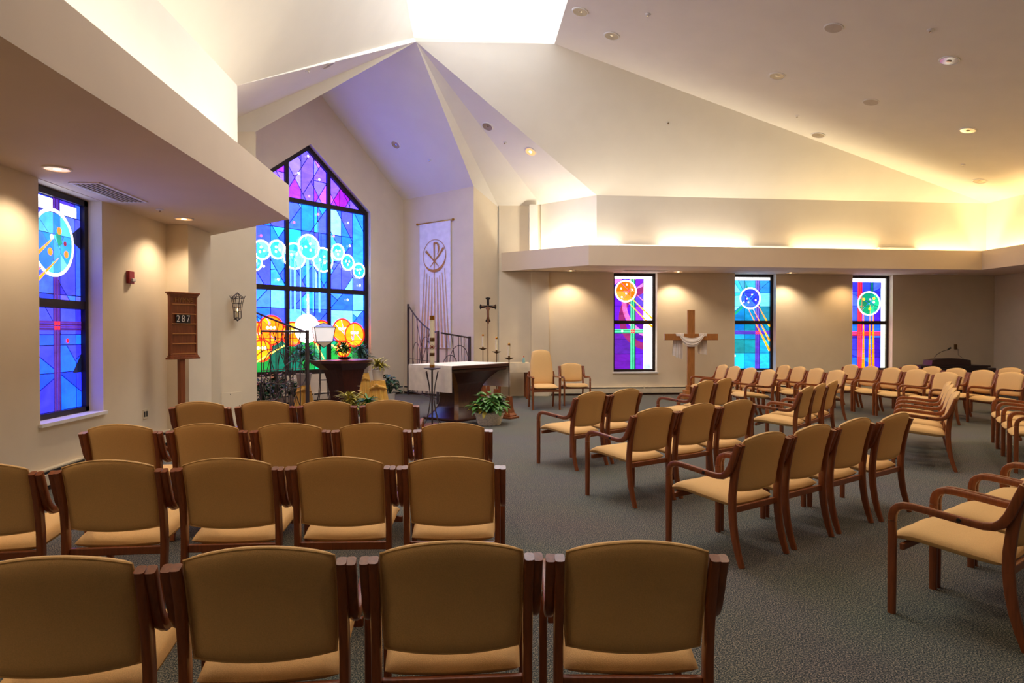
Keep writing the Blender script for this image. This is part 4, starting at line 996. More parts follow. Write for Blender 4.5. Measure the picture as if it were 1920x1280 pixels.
# standing lantern beside the lectern
b = at_y(607, 700, 13.1); x, y = b.x, b.y
z_ = lambda py: z_at(607, py, x, y); k_ = 13.1 / F
t = thing('standing_lantern', 'tall iron stand with glazed lantern behind the lectern', 'lantern', (x, y, 0), R(20))
zt_, zeave, zbot, ztip = z_(605), z_(613.5), z_(640.5), z_(651.5); hw0, hw1 = 22 * k_ * .84, 17 * k_ * .84
def sq(w, z): return [(-w, -w, z), (w, -w, z), (w, w, z), (-w, w, z)]
mb = MB(); mb.rings([sq(hw1 * .99, zbot), sq(hw0 * .99, zeave)]); mb.build('glass_box', M['lampglass'], t)
mb = MB()
for a, b_ in zip(sq(hw1, zbot), sq(hw0, zeave)): mb.tube([a, b_], .008, 6)
for s_ in (sq(hw0, zeave), sq(hw1, zbot)):
    for i in range(4): mb.tube([s_[i], s_[(i + 1) % 4]], .009, 6)
for a in sq(hw0, zeave): mb.tube([a, (0, 0, zt_)], .006, 6)
for a in sq(hw1, zbot): mb.tube([a, (0, 0, ztip)], .006, 6)
mb.build('lantern_frame', M['iron'], t)
mb = MB(); mb.rings([sq(.004, ztip + .01), sq(hw1 * .96, zbot - .004)]); mb.build('lower_glass', mat('amber lantern glass', (226, 200, 170), .35, emit=((230, 200, 165), .3)), t)  # slight glow put into the amber glass to lift its dark look
mb = MB(); mb.rings([sq(hw0 * 1.0, zeave + .004), sq(.004, zt_ - .004)]); mb.build('roof', mat('pale lantern roof', (180, 176, 196), .3), t)
for i in range(4):
    a = PI / 4 + i * PI / 2; c, s = math.cos(a), math.sin(a)
    mb = MB(); mb.tube([(c * r_, s * r_, zz) for r_, zz in ((.24, .015), (.17, .12), (.12, .3), (.1, .5), (.1, .6), (.09, .75), (.1, ztip + .05), (.12, zbot - .005))], .009, 6); mb.build('leg', M['iron'], t, True)
mb = MB(); mb.tube([(.1 * math.cos(q), .1 * math.sin(q), .58) for q in [2 * PI * j / 20 for j in range(20)]], .006, 6, True); mb.build('ring', M['iron'], t, True)

# ------------------------------------------------------------------ wrought iron railings
def railing(name, label, p, q, hp, hq, curve, seed, posts=(1, 1), nv=6):
    rn = random.Random(seed); p, q = Vector(p), Vector(q); L_ = (q - p).length; rz = math.atan2((q - p).y, (q - p).x)
    t = thing(name, label, 'railing', (p.x, p.y, 0), rz, 'iron railings of the chancel')
    top = lambda s: hp + (hq - hp) * (1 - (1 - s) ** curve)
    mb = MB(); 
    if posts[0]: mb.bbox((0, 0, (hp + .03) / 2), (.05, .05, hp + .03), .004); mb.build('post', M['iron'], t)
    mb = MB()
    if posts[1]: mb.bbox((L_, 0, (hq + .03) / 2), (.05, .05, hq + .03), .004); mb.build('post', M['iron'], t)
    mb = MB(); mb.tube([(L_ * i / 16, 0, top(i / 16)) for i in range(17)], .018, 8); mb.build('handrail', M['iron'], t, True)
    mb = MB(); mb.tube([(0, 0, .1), (L_, 0, .1)], .014, 6); mb.tube([(0, 0, .05 + .55 * hq), (L_, 0, .05 + .55 * hq)], .007, 6)
    for i in range(1, nv): mb.tube([(L_ * i / nv, 0, .1), (L_ * i / nv, 0, top(i / nv))], .009, 6)
    for k in range(4):
        a, b_ = rn.uniform(.1, .9), rn.uniform(.1, .9); mb.tube([(L_ * a, 0, .12), (L_ * b_, 0, top(b_) - .02)], .007, 6)
    for cx, cz, r_ in ((.3, .52, .2), (.62, .62, .26), (.5, .25, .16), (.8, .35, .15)):
        r_ *= min(1, L_ * .9) * min(hp, hq); r_ = min(r_, L_ * min(cx, 1 - cx) - .02); mb.tube([(L_ * cx + r_ * math.cos(w), 0, top(cx) * cz + r_ * math.sin(w)) for w in [2 * PI * j / 28 for j in range(28)]], .008, 6, True)
    mb.build('grille', M['iron'], t, True)
    return t
tp = at_z(765.5, 743, 0); lp = at_z(821, 757, 0); ep = J2 - d2 * .12 - ax * .02
h_t, h_l, h_e = z_at(764, 572, -1.47, 15.85), z_at(822, 623, lp.x, lp.y), z_at(882, 633, ep.x, ep.y)
tpw = K - d2 * .14 + ax * .42
tpl = at_line(765.5, 600, (tpw.x, tpw.y), (tpw.x + ax.x, tpw.y + ax.y))
h_t = z_at(764, 572, tpl.x, tpl.y)
railing('iron_railing', 'tall wrought iron railing with swept top before the banner', (tpl.x, tpl.y), (lp.x, lp.y), h_t, h_l, 1.7, 1, (1, 1), 6)
railing('iron_railing', 'low wrought iron railing with circles right of the altar candle', (lp.x + .07, lp.y + .07), (ep.x, ep.y), h_l - .01, h_e, 1, 2, (0, 1), 5)
c0 = at_line(576, 640, J1 + ax * .06, J1 + ax * .06 + d2); hL = z_at(577, 622, c0.x, c0.y)
j1 = J1 + d2 * .06 + ax * .06
railing('iron_railing', 'low wrought iron gate with circles left of the lectern', (c0.x, c0.y), (j1.x, j1.y), hL, hL + .01, 1, 3, (1, 0), 6)
far = c0 + Vector((wn.x, wn.y, 0)) * 1.75 - Vector((d2.x, d2.y, 0)) * 1.2
railing('iron_railing', 'wrought iron railing with rising top rail behind the low gate', (c0.x - .05, c0.y + .07), (far.x, far.y), hL, hL + .95, .8, 4, (0, 1), 8)

# ------------------------------------------------------------------ banner
t = thing('wall_banner', 'long white banner with gold symbol and rays on the chancel wall', 'banner', (0, 0, 0))
bd = -Vector((-ax.x, -ax.y)); org = J2
def bn(s, z, dd=.0):   # s: distance from J2 back along the wall
    p = J2 - ax * s - d2 * (.03 + dd); return Vector((p.x, p.y, z))
s0, s1, zb0, zb1 = .69, 1.71, 1.14, 4.12; BWd = s1 - s0; sm = (s0 + s1) / 2
mb = MB(); mb.cloth_grid(lambda i, j: bn(s0 + BWd * i, zb0 + (zb1 - zb0) * j, .006 * math.sin(i * 12) * (1 - j)), 30, 30); mb.build('cloth', M['banner'], t, True)
mb = MB(); mb.tube([bn(s0 - .08, zb1 + .01), bn(s1 + .08, zb1 + .01)], .014, 8)
for s in (s0 - .08, s1 + .08): mb.lathe([(0, -.03), (.025, -.02), (.032, 0), (.02, .025), (0, .03)], bn(s, zb1 + .01), 12)
mb.build('rod', M['brass'], t, True)
# u runs to the viewer's right = towards J2
def bq_(u, z, dd): return bn(sm - u, z, dd)
ec = 3.33; er = .38
mb = MB()
for i in range(48):   # ring heavier towards the lower right
    a0, a1 = 2 * PI * i / 48, 2 * PI * (i + 1) / 48
    w0, w1 = [.014 + .055 * max(0, math.cos(a + PI * .42)) ** 1.6 for a in (a0, a1)]
    mb.poly([bq_((er - w_ * k) * math.cos(a), ec + (er * 1.03 - w_ * k) * math.sin(a), .012) for a, w_, k in ((a0, w0, 0), (a1, w1, 0), (a1, w1, 1), (a0, w0, 1))])
def stroke(pts, ws):
    for i in range(len(pts) - 1):
        p, q = pts[i], pts[i + 1]; ex, ey = q[0] - p[0], q[1] - p[1]; l = math.hypot(ex, ey); nx, ny = -ey / l, ex / l
        mb.poly([bq_(p[0] + nx * ws[i], ec + p[1] + ny * ws[i], .013), bq_(q[0] + nx * ws[i + 1], ec + q[1] + ny * ws[i + 1], .013), bq_(q[0] - nx * ws[i + 1], ec + q[1] - ny * ws[i + 1], .013), bq_(p[0] - nx * ws[i], ec + p[1] - ny * ws[i], .013)])
stroke([(-.01, .30), (-.01, -.14), (-.012, -.54)], [.025, .014, .011])
stroke([(-.03, .30), (.04, .305), (.10, .28), (.135, .22), (.14, .14), (.115, .06), (.09, .03)], [.02, .022, .024, .024, .02, .012, .006])
stroke([(-.29, .13), (-.12, -.02), (.0, -.13), (.14, -.26)], [.03, .02, .014, .006]); stroke([(.30, .17), (.12, -.02), (-.01, -.13), (-.14, -.26)], [.03, .02, .014, .006])
mb.build('emblem', M['gold'], t)
mb = MB()
for i in range(9):
    a = (i - 4) / 4; u0, u1 = a * .33, a * .5; zt2 = 2.80 + .22 * a * a; w0, w1 = .010, .034
    if abs(a) > .95: u1 = a * .49
    mb.poly([bq_(u0 - w0, zt2, .012), bq_(u0 + w0, zt2, .012), bq_(u1 + w1 * (0 if a > .9 else 1), zb0 + .02, .012), bq_(u1 - w1 * (0 if a < -.9 else 1), zb0 + .02, .012)])
mb.build('ray', M['goldpale'], t)

# ------------------------------------------------------------------ wooden cross with draped cloth
b = at_z(1295, 747, 0); WX, WY = b.x, b.y
zt3, za3 = z_at(1292, 581, WX, WY), z_at(1292, 631.5, WX, WY)
t = thing('wooden_cross', 'plain wooden cross on a stepped base before the back wall', 'cross', (WX, WY, 0), R(-6))
mb = MB(); mb.bbox((0, 0, zt3 / 2 + .05), (.16, .09, zt3 - .1), .005); mb.build('upright', M['midwood'], t)
mb = MB(); mb.bbox((0, .0, za3), (1.2, .1, .145), .005); mb.build('crossbeam', M['midwood'], t)
mb = MB(); mb.bbox((0, 0, .05), (.42, .42, .1), .008); mb.bbox((0, 0, .14), (.3, .3, .1), .008); mb.bbox((0, 0, .24), (.2, .16, .12), .006); mb.build('base', M['midwood'], t)
mb = MB()
def swag(i, j):
    # cloth looped over the beam, sagging in front of the upright
    u = (i - .5) * 2; a = abs(u); x = u * .27; drop = (1 - a ** 2.2) * .20; w_ = .10 + .02 * a
    th = (j - .5) * 2
    return (x + .012 * math.sin(9 * j + 5 * u), -.075 - .035 * math.cos(th * 1.4) * (1 - .3 * a) - .008 * math.sin(j * 26), za3 + .075 - drop * (.55 + .45 * (1 - j)) - w_ * (1 - j) * (1 - .6 * a ** 4) + .01 * math.sin(14 * j))
mb.cloth_grid(swag, 36, 20)
for s in (-1, 1):
    def over(i, j, s=s):   # over the beam and down behind
        yy = [-.062, -.062, 0, .062, .066, .075]; zz = [za3 + .02, za3 + .078, za3 + .082, za3 + .076, za3 - .15, za3 - (.52 if s < 0 else .38) + .1 * i * (1 if s < 0 else -.3)]
        k = j * 5; q = min(4, int(k)); f = k - q; wdt = .17 + .06 * j
        return (s * (.17 + wdt * i) + .014 * math.sin(i * 18) * j, yy[q] + (yy[q + 1] - yy[q]) * f + .012 * math.sin(i * 22) * j, zz[q] + (zz[q + 1] - zz[q]) * f)
    mb.cloth_grid(over, 18, 30)
tag(mb.build('draped_cloth', M['linen'], None, True, (WX, WY, 0), R(-6)), 'white cloth looped over the arms of the wooden cross', 'cloth')

# ------------------------------------------------------------------ organ console
b = at_y(1774, 700, 15.2); OX, OY = b.x, b.y
ztop = z_at(1774, 684, OX, OY); zm = z_at(1774, 668, OX, OY)
t = thing('organ_console', 'dark wooden organ console by the back wall in the right corner', 'organ', (OX, OY, 0), R(2))
mb = MB(); mb.bbox((0, 0, ztop / 2), (1.72, .55, ztop), .01); mb.bbox((0, -.02, ztop - .02), (1.78, .6, .04), .01); mb.build('case', M['organ'], t)
mb = MB(); pr = [(-.52, 0), (.5, 0), (.49, .12)] + [(.49 - i * .1, .12 + .05 * math.sin(PI * i / 10)) for i in range(1, 10)] + [(-.5, .12)]
mb.rings([[(x, yy, ztop + z) for x, z in pr] for yy in (-.18, .12)]); mb.build('music_desk', M['organ'], t)
mb = MB(); pts3 = [(1.78 / 2, -.25, 0), (1.78 / 2, .27, 0)]
mb.bbox((1.0, .0, ztop * .45), (.25, .5, ztop * .9), .01, 0, Matrix.Rotation(R(-6), 3, 'Y')); mb.build('side_panel', M['organ'], t)
m0, m1 = at_y(1752, 668, OY - .1), at_y(1778, 655, OY - .1)
t = thing('gooseneck_microphone', 'thin black gooseneck microphone on the organ console', 'microphone', (0, 0, 0))
mb = MB(); mb.tube([(m0.x, OY - .1, zm - .02), (m0.x + .05, OY - .1, zm + .04), ((m0.x + m1.x) / 2, OY - .1, (m0.z + m1.z) / 2 + .03), (m1.x, OY - .1, m1.z)], .006, 6); mb.build('neck', M['black'], t, True)
mb = MB(); mb.tube([(m1.x - .02, OY - .1, m1.z - .01), (m1.x + .06, OY - .1, m1.z + .04)], [.014, .022], 10); mb.build('capsule', M['black'], t, True)

# ------------------------------------------------------------------ hymn board
pL, pR = at_y(313, 600, 8.62), at_y(371.5, 600, 9.02); hc = (pL + pR) / 2; hrz = math.atan2(pR.y - pL.y, pR.x - pL.x); hwid = (pR - pL).to_2d().length
hz = lambda py: z_at(342, py, hc.x, hc.y)
zt4, zb4 = hz(548), hz(673)
t = thing('hymn_board', 'wooden hymn board on a post beside the left pilaster', 'hymn board', (hc.x, hc.y, 0), hrz)
mb = MB(); mb.bbox((-.02, .01, zb4 / 2), (.075, .06, zb4), .005); mb.bbox((-.02, .01, .02), (.4, .3, .04), .008); mb.build('post', M['boardwood'], t)
mb = MB(); mb.bbox((0, 0, (zt4 + zb4) / 2), (hwid - .09, .03, zt4 - zb4 - .02), .003); mb.build('panel', M['boardwood'], t)
mb = MB()
for s in (-1, 1): mb.bbox((s * (hwid / 2 - .045), 0, (zt4 + zb4) / 2), (.03, .05, zt4 - zb4 - .04), .004)
mb.build('side_rail', M['boardwood'], t)
mb = MB()
for k, (w_, h_, dz) in enumerate(((hwid, .02, -.01), (hwid - .03, .02, -.03), (hwid - .05, .02, -.05))): mb.bbox((0, -.005, zt4 + dz), (w_, .08 - k * .015, h_), .004)
mb.build('cornice', M['boardwood'], t)
mb = MB()
for k, (w_, dz) in enumerate(((hwid, .012), (hwid - .04, .035), (hwid - .06, .055))): mb.bbox((0, -.005, zb4 + dz), (w_, .08 - k * .015, .024), .004)
mb.build('plinth', M['boardwood'], t)
rails = [hz(520 + y_ / 4.92) for y_ in (250, 338, 428, 519, 610, 702)]
for z in rails:
    mb = MB(); mb.bbox((0, -.022, z), (hwid - .11, .018, .014), .003); mb.build('number_rail', M['engraved'], t)
def text_mesh(s, size, ext, name, m, parent, loc, rz, squash=1):
    cu = bpy.data.curves.new(name, 'FONT'); cu.body = s; cu.size = size; cu.extrude = ext; cu.align_x = 'CENTER'; cu.align_y = 'CENTER'
    o = bpy.data.objects.new('tmp', cu); C.objects.link(o); dg = bpy.context.evaluated_depsgraph_get(); me = bpy.data.meshes.new_from_object(o.evaluated_get(dg)); bpy.data.objects.remove(o)
    me.name = name; me.materials.clear(); me.materials.append(m)
    mr = Matrix.Rotation(PI / 2, 4, 'X') @ Matrix.Diagonal((squash, 1, 1, 1)); me.transform(mr); ob = bpy.data.objects.new(name, me); C.objects.link(ob)
    if parent: ob.parent = parent
    ob.location = loc; ob.rotation_euler.z = rz; return ob
text_mesh('HYMNS', .085, .004, 'lettering', M['engraved'], t, (0, -.019, hz(563)), 0, .95)
for k, dgt in enumerate('287'):
    loc = Vector((hc.x, hc.y, hz(599))) + Matrix.Rotation(hrz, 3, 'Z') @ Vector((-.055 + (k - .5) * .073, -.028, 0))
    c = thing('number_card', 'black card with white numeral %s on the hymn board' % dgt, 'number card', (loc.x, loc.y, rails[2] + .008), hrz, 'numeral cards on the hymn board')
    mb = MB(); mb.bbox((0, 0, .055), (.069, .005, .11), .001); mb.build('card', M['blackcard'], c)
    text_mesh(dgt, .125, .001, 'numeral', M['ivory'], c, (0, -.0035, .055), 0, .82)

# wall lantern on the jamb wall
sc = at_line(438, 575, A2, CC); sw = math.atan2(d2.y, d2.x)
t = thing('wall_sconce', 'small iron cage lantern with candle glow on the beige wall', 'wall lamp', (sc.x, sc.y, 0), sw)
zs0, zs1 = z_at(438, 602, sc.x, sc.y), z_at(438, 549, sc.x, sc.y)
mb = MB(); zz = [zs0 + .05, zs0 + .15, zs0 + .28, zs1 - .09]; rr = [.055, .06, .075, .1]
cen = -.115
P6 = lambda r_, z, i: (r_ * math.cos(i * PI / 3 + .3), cen + r_ * math.sin(i * PI / 3 + .3), z)
for i in range(6):
    mb.tube([(0, cen, zs0)] + [P6(r_, z, i) for r_, z in zip(rr, zz)] + [P6(.115, zs1 - .05, i)], .0055, 5); mb.tube([P6(.1, zs1 - .09, i), (0, cen, zs1)], .005, 5)
for r_, z in zip(rr + [.068], zz + [zs0 + .21]):
    for i in range(6): mb.tube([P6(r_, z, i), P6(r_, z - .006, i + .5), P6(r_, z, i + 1)], .004, 5)
mb.tube([(0, cen, zs0 + .06), (0, -.005, zs0 + .02)], .008, 6); mb.tube([(0, cen, zs1 - .06), (0, -.005, zs1 - .1)], .007, 6)
mb.build('cage', M['iron'], t, True)
mb = MB(); mb.lathe([(.022, zs0 + .06), (.022, zs0 + .15)], (0, cen, 0), 12); mb.build('candle', M['wax'], t, True)
mb = MB(); mb.lathe([(.004, zs0 + .15), (.013, zs0 + .17), (.009, zs0 + .19), (.001, zs0 + .215)], (0, cen, 0), 10); mb.build('flame', M['flame'], t, True)

# ------------------------------------------------------------------ small wall and ceiling fittings
al = at_x(241, 520, XL)
t = thing('fire_alarm', 'red fire alarm strobe on the left wall', 'fire alarm', (XL + .001, al.y, al.z))
mb = MB(); mb.bbox((.02, 0, 0), (.04, .12, .15), .006); mb.build('housing', M['red'], t)
mb = MB(); mb.bbox((.05, .01, -.03), (.03, .08, .035), .008); mb.build('strobe_lens', M['strobe'], t)
ou = at_x(272, 776, XL)
t = thing('wall_outlet', 'cream electrical outlet low on the left wall', 'outlet', (XL, ou.y, ou.z))
mb = MB(); mb.bbox((.004, 0, 0), (.008, .12, .12), .003); mb.build('plate', M['cream'], t)
mb = MB()
for s in (-1, 1): mb.bbox((.009, s * .028, 0), (.004, .03, .07), .001)
mb.build('socket', M['slot'], t)
ap = at_line(434, 752, A2, CC); 
t = thing('access_panel', 'faint painted access panel low on the wall below the lantern', 'access panel', (ap.x, ap.y, ap.z), sw)
mb = MB(); mb.bbox((0, -.004, 0), (.34, .006, .28), .002); mb.build('door', M['wall'], t)
mb = MB()
for x, z in ((-.02, .11), (.13, -.08)): mb.bbox((x, -.008, z), (.012, .004, .012), .001)
mb.build('latch', M['slot'], t)
op = at_line(1791, 650, W0, W1)
t = thing('wall_outlet', 'dark wall plate with a cable above the organ console', 'outlet', (op.x, op.y - .005, op.z), math.atan2(wdir.y, wdir.x))
mb = MB(); mb.bbox((0, -.008, 0), (.08, .016, .13), .003); mb.build('plate', M['oldbrass'], t)
mb = MB(); mb.tube([(0, -.02, -.03), (.05, -.03, -.06), (.055, -.03, -.2), (.06, -.2, -.30)], .004, 5); mb.build('cable', M['black'], t, True)

LIGHTS = []
def spot(loc, power, col, size=R(90), blend=.5, dirv=(0, 0, -1), rad=.05):
    l = bpy.data.lights.new('lamp', 'SPOT'); l.energy = power; l.color = col; l.spot_size = size; l.spot_blend = blend; l.shadow_soft_size = rad
    o = bpy.data.objects.new('lamp', l); C.objects.link(o); o.location = loc; o.rotation_euler = Vector(dirv).to_track_quat('-Z', 'Y').to_euler(); return o
def downlight(loc, n, r_, label, lit=0, grp=None, tilt=None):
    n = Vector(n).normalized()
    if n.z > 0: n = -n
    t = thing('downlight', label, 'downlight', loc, 0, grp); q = n.to_track_quat('Z', 'Y'); t.rotation_mode = 'QUATERNION'; t.rotation_quaternion = q
    mb = MB(); mb.rings([[(rr * math.cos(w), rr * math.sin(w), z) for w in [2 * PI * j / 32 for j in range(32)]] for rr, z in ((r_ * 1.16, .001), (r_ * 1.14, .012), (r_, .016), (r_ * .98, .008))], False); mb.build('trim_ring', M['white'], t, True)
    mb = MB(); mb.rings([[(rr * math.cos(w), rr * math.sin(w), z) for w in [2 * PI * j / 32 for j in range(32)]] for rr, z in ((r_ * .99, .012), (r_ * .6, .006), (r_ * .3, .003), (.002, .003))]); mb.build('reflector', M['canwarm'] if lit else M['can'], t, True)
    mb = MB(); mb.lathe([(.002, .002), (r_ * .32, .004), (r_ * .3, .014), (r_ * .1, .018), (.001, .018)], n=16); mb.build('bulb', M['bulb'] if lit else M['can'], t, True)
    return t
WARM = (1, .77, .54); ROOM = (1, .82, .6); WARMER = (1, .66, .34)
# in the left bulkhead
for (px, py, lb) in ((107, 315, 'round lit downlight in the left bulkhead above the tall window'), (345, 409, 'round lit downlight in the left bulkhead above the hymn board')):
    p = at_z(px, py, ZS); downlight((p.x, p.y, ZS), (0, 0, -1), .1, lb, 1, 'downlights in the left bulkhead')
for x, y in ((-3.62, .6), (-3.62, 3.35), (-3.63, 6.11), (-3.62, 8.67)): spot((x, y, ZS - .05), 62, WARM, R(130), .7)
names = ['first', 'second', 'third', 'fourth']
for i, (px, py) in enumerate(((1066, 508.5), (1262, 511), (1465, 513.5))):
    p = at_z(px, py, ZS); u = (Vector((p.x, p.y)) - W0).dot(wdir); q = wb(u, ZS, -.42)
    downlight((q.x, q.y, ZS), (0, 0, -1), .1, 'lit downlight in the back bulkhead, %s from the chancel' % names[i], 1, 'downlights in the back bulkhead'); spot((q.x, q.y, ZS - .05), 70, WARM, R(125), .6)
for u in (8.6,): q = wb(u, ZS, -.45); spot((q.x, q.y, ZS - .05), 45, WARMER, R(130), .7)
# round lamps in the sloping ceiling
cl = [(1088, 22, 'nearest the skylight'), (1147, 67, 'beside the skylight corner, lower one'), (1457, 142, 'midway up the slope, left of the upper speaker disc'), (1780, 113, 'largest one, at the upper right'),
      (1534, 253, 'close to the hip line above the aqua window'), (1815, 244, 'below the largest one on the slope'), (1837, 339, 'lowest one, above the right cove')]
for px, py, lb in cl:
    p = at_plane(px, py, RE3, N_RIGHT); downlight(p, N_RIGHT, .125, 'recessed downlight in the ceiling slope, ' + lb, 0, 'downlights in the right ceiling slope')
for px, py, lb in ((1563, 52, 'upper'), (1633, 191, 'lower')):
    p = at_plane(px, py, RE3, N_RIGHT); t = thing('ceiling_speaker', 'flat round speaker grille in the ceiling slope, the %s of two' % lb, 'speaker', p, 0, 'ceiling speakers'); t.rotation_mode = 'QUATERNION'; t.rotation_quaternion = (-N_RIGHT if N_RIGHT.z > 0 else N_RIGHT).to_track_quat('Z', 'Y')
    mb = MB(); mb.lathe([(.14, 0), (.14, .008), (.125, .012)], n=28); mb.build('rim', M['white'], t, True); mb = MB(); mb.lathe([(.124, .006), (.124, .0125), (.001, .015)], n=28); mb.build('grille', M['grille'], t, True)
p = at_plane(742, 271, J2T, N_CH); downlight(p, N_CH, .1, 'small recessed downlight in the purple-lit chancel ceiling', 0); spot(p - Vector((0, 0, .08)), 115, (1, .94, .84), R(95), .8, Vector((-2.4, 12.9, .4)) - p)
p = at_plane(914, 237, APEX, N_F2); downlight(p, N_F2, .11, 'recessed downlight in the narrow ceiling facet, upper one', 0, 'downlights in the narrow ceiling facet')
p = at_plane(995, 284, APEX, N_F2); downlight(p, N_F2, .11, 'glowing recessed downlight in the narrow ceiling facet, lower one', 1, 'downlights in the narrow ceiling facet'); spot(p - Vector((0, 0, .08)), 330, (1, .86, .68), R(62), .6, Vector((-.2, 11.6, .9)) - p)
p = at_plane(615, 122, APEX, N_LF); downlight(p, N_LF, .1, 'recessed downlight seen edge on above the chancel window arch', 0)
def sprinkler(p, n, lb):
    n = Vector(n).normalized(); n = -n if n.z > 0 else n
    t = thing('ceiling_sprinkler', lb, 'sprinkler', p, 0, 'ceiling sprinkler heads'); t.rotation_mode = 'QUATERNION'; t.rotation_quaternion = n.to_track_quat('Z', 'Y')
    mb = MB(); mb.lathe([(.045, 0), (.045, .006), (.03, .012), (.001, .013)], n=18); mb.build('escutcheon', M['white'], t, True); mb = MB(); mb.lathe([(.008, .012), (.008, .03), (.02, .034), (.001, .036)], n=12); mb.build('deflector', M['can'], t, True)
for px, py, lb in ((1215, 27, 'near the skylight, top of the ceiling slope'), (1745, 56, 'top right of the ceiling slope'), (1495, 217, 'just above the middle hip line'), (1806, 308, 'low on the ceiling slope near the right cove')):
    sprinkler(at_plane(px, py, RE3, N_RIGHT), N_RIGHT, 'small white sprinkler head ' + lb)
sprinkler(at_plane(1252, 230, RC3, N_BACK), N_BACK, 'small white sprinkler head alone on the back ceiling slope')
sprinkler(at_plane(806, 300, J2T, N_CH), N_CH, 'small white sprinkler head in the chancel ceiling'); sprinkler(at_plane(947, 267, APEX, N_F2), N_F2, 'small white sprinkler head between the two facet downlights')
sprinkler(at_z(300, 392.5, ZS), (0, 0, -1), 'small sprinkler head under the left bulkhead'); sprinkler(at_plane(577, 132, APEX, N_LF), N_LF, 'small sprinkler head left of the edge-on downlight')
def vent(c, dx, dy, lb):
    t = thing('ceiling_vent', lb, 'vent', (c.x, c.y, ZS))
    mb = MB()
    for s in (-1, 1): mb.bbox((0, s * dy / 2, -.006), (dx, .025, .012), .002); mb.bbox((s * dx / 2, 0, -.006), (.025, dy, .012), .002)
    mb.build('frame', M['white'], t)
    mb = MB(); mb.box((0, 0, -.002), (dx - .02, dy - .02, .004)); mb.build('backing', M['slot'], t)
    mb = MB(); n = 6 if dx < dy else 5
    for i in range(n):
        k = (i + .5) / n - .5
        mb.box((k * dx if dx < dy else 0, 0 if dx < dy else k * dy, -.007), (dx / n * .45, dy - .02, .006) if dx < dy else (dx - .02, dy / n * .45, .006))
    mb.build('slat', M['grille'], t)
vent(at_z(208, 361, ZS), .28, .95, 'grey slotted air vent in the left bulkhead')
q = wb(3.4, ZS, -.5); vent(q, 1.0, .2, 'slotted air vent in the back bulkhead above the purple window')
q = wb(11.05, ZS, -.4); vent(q, .5, .2, 'dark slotted air vent in the back bulkhead near the right corner')
# fluorescent battens peeking over the back bulkhead
for k, (xa, xb) in enumerate(((1160, 1240), (1407, 1487), (1646, 1720))):
    pa, pb = at_line(xa, 459, (2.7, 14.35), (11.9, 14.75)), at_line(xb, 459, (2.7, 14.35), (11.9, 14.75)); c = (pa + pb) / 2
    t = thing('cove_light', 'white cove light batten on the back bulkhead, %s from the chancel' % names[k], 'light', (c.x, c.y, ZS + .035), math.atan2(pb.y - pa.y, pb.x - pa.x), 'cove light battens')
    ztop_ = z_at((xa + xb) / 2, 458.5 + k * 2.9, c.x, c.y) - ZS - .035
    mb = MB(); mb.bbox((0, 0, ztop_ / 2), ((pb - pa).length, .08, ztop_), .008); mb.build('housing', M['white'], t)

# ------------------------------------------------------------------ lights
def area(loc, sx, sy, power, col, dirv, spread=PI):
    l = bpy.data.lights.new('strip', 'AREA'); l.shape = 'RECTANGLE'; l.size = sx; l.size_y = sy; l.energy = power; l.color = col; l.spread = spread
    o = bpy.data.objects.new('strip', l); C.objects.link(o); o.location = loc; return o
def strip(p, q, z, power, col, w=.12, spread=PI):
    p, q = Vector(p), Vector(q); c = (p + q) / 2; o = area((c.x, c.y, z), (q - p).length, w, power, col, None, spread); o.rotation_euler = (Matrix.Rotation(math.atan2((q - p).y, (q - p).x), 4, 'Z') @ Matrix.Rotation(PI, 4, 'X')).to_euler(); return o
YEL = (1, .80, .45); YEL2 = (1, .70, .30); CREAMW = (1, .93, .78)
strip((-2.45, 0), (-2.45, 8.2), ZS + .2, 50, CREAMW, .12, R(120))
strip((3.0, 14.3), (7.2, 14.5), ZS + .2, 52, CREAMW); strip((7.2, 14.5), (11.9, 14.7), ZS + .2, 72, YEL)
strip((1.7, 15.2), (2.75, 14.25), ZS + .2, 31, CREAMW)
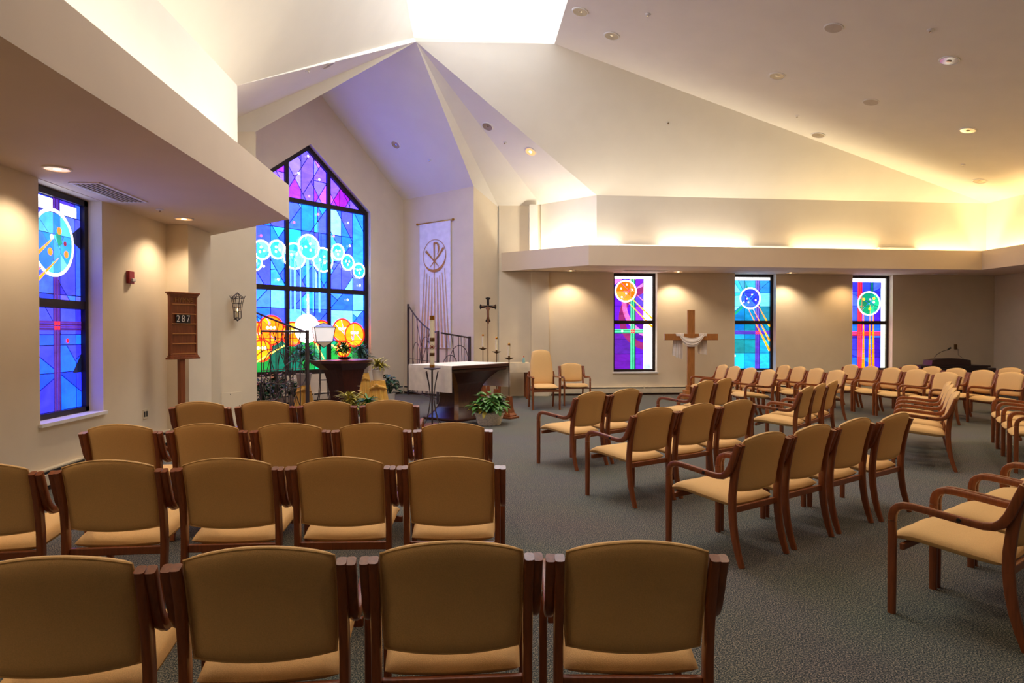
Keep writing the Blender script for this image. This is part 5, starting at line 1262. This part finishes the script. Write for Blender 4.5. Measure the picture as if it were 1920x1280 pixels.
strip((12.02, 14.4), (12.02, 4.5), ZS + .2, 150, YEL2)
# daylight through the skylight
o = area((.32, 9.0, ZK + .05), 2.4, 6.2, 150, (.93, .96, 1), None)
# fill spots added under the ceiling over the seats, apart from the modelled downlights
for x, y in ((3.0, 4.6), (3.6, 8.8), (6.4, 5.2), (6.4, 8.8), (6.4, 12.2), (9.2, 8.8), (9.2, 12.2), (3.6, 12.0)):
    z = ZK + (ZC - ZK) * (x - SKR.x) / (RE.x - SKR.x); spot((x, y, z - .12), 140, ROOM, R(110), .8, rad=.12)
for x, y in ((-1.7, 5.0), (-1.7, 8.0)):
    z = ZC + (ZK - ZC) * (x - LC.x) / (SKL.x - LC.x); spot((x, y, z - .12), 110, ROOM, R(100), .8, rad=.12)
for x, y, p in ((-1.7, .4, 75), (3.0, .4, 75), (6.4, 1.6, 70)):  # extra fill spots added near the camera to lighten the chair backs
    z = ZK + (ZC - ZK) * (x - SKR.x) / (RE.x - SKR.x) if x > 0 else ZC + (ZK - ZC) * (x - LC.x) / (SKL.x - LC.x); spot((x, y, z - .12), p, ROOM, R(120), .8, rad=.12)
# dim pale blue world background outside the closed room
w = bpy.data.worlds.new('world'); bpy.context.scene.world = w; w.use_nodes = True
bg = w.node_tree.nodes['Background']; bg.inputs[0].default_value = (.9, .95, 1, 1); bg.inputs[1].default_value = .3

# ------------------------------------------------------------------ camera
cd = bpy.data.cameras.new('camera'); cam = bpy.data.objects.new('camera', cd); C.objects.link(cam)
cd.sensor_fit = 'HORIZONTAL'; cd.sensor_width = 36; cd.lens = 36 * F / 1920; cd.clip_start = .05
cam.location = (0, 0, CZ); cam.rotation_euler = (PI / 2 - PIT, 0, -TH)
sc_ = bpy.context.scene; sc_.camera = cam
sc_.view_settings.view_transform = 'Standard'; sc_.view_settings.look = 'None'; sc_.view_settings.exposure = 0
sc_.cycles.max_bounces = 8; sc_.cycles.diffuse_bounces = 5; sc_.cycles.use_denoising = True; sc_.cycles.sample_clamp_indirect = 6
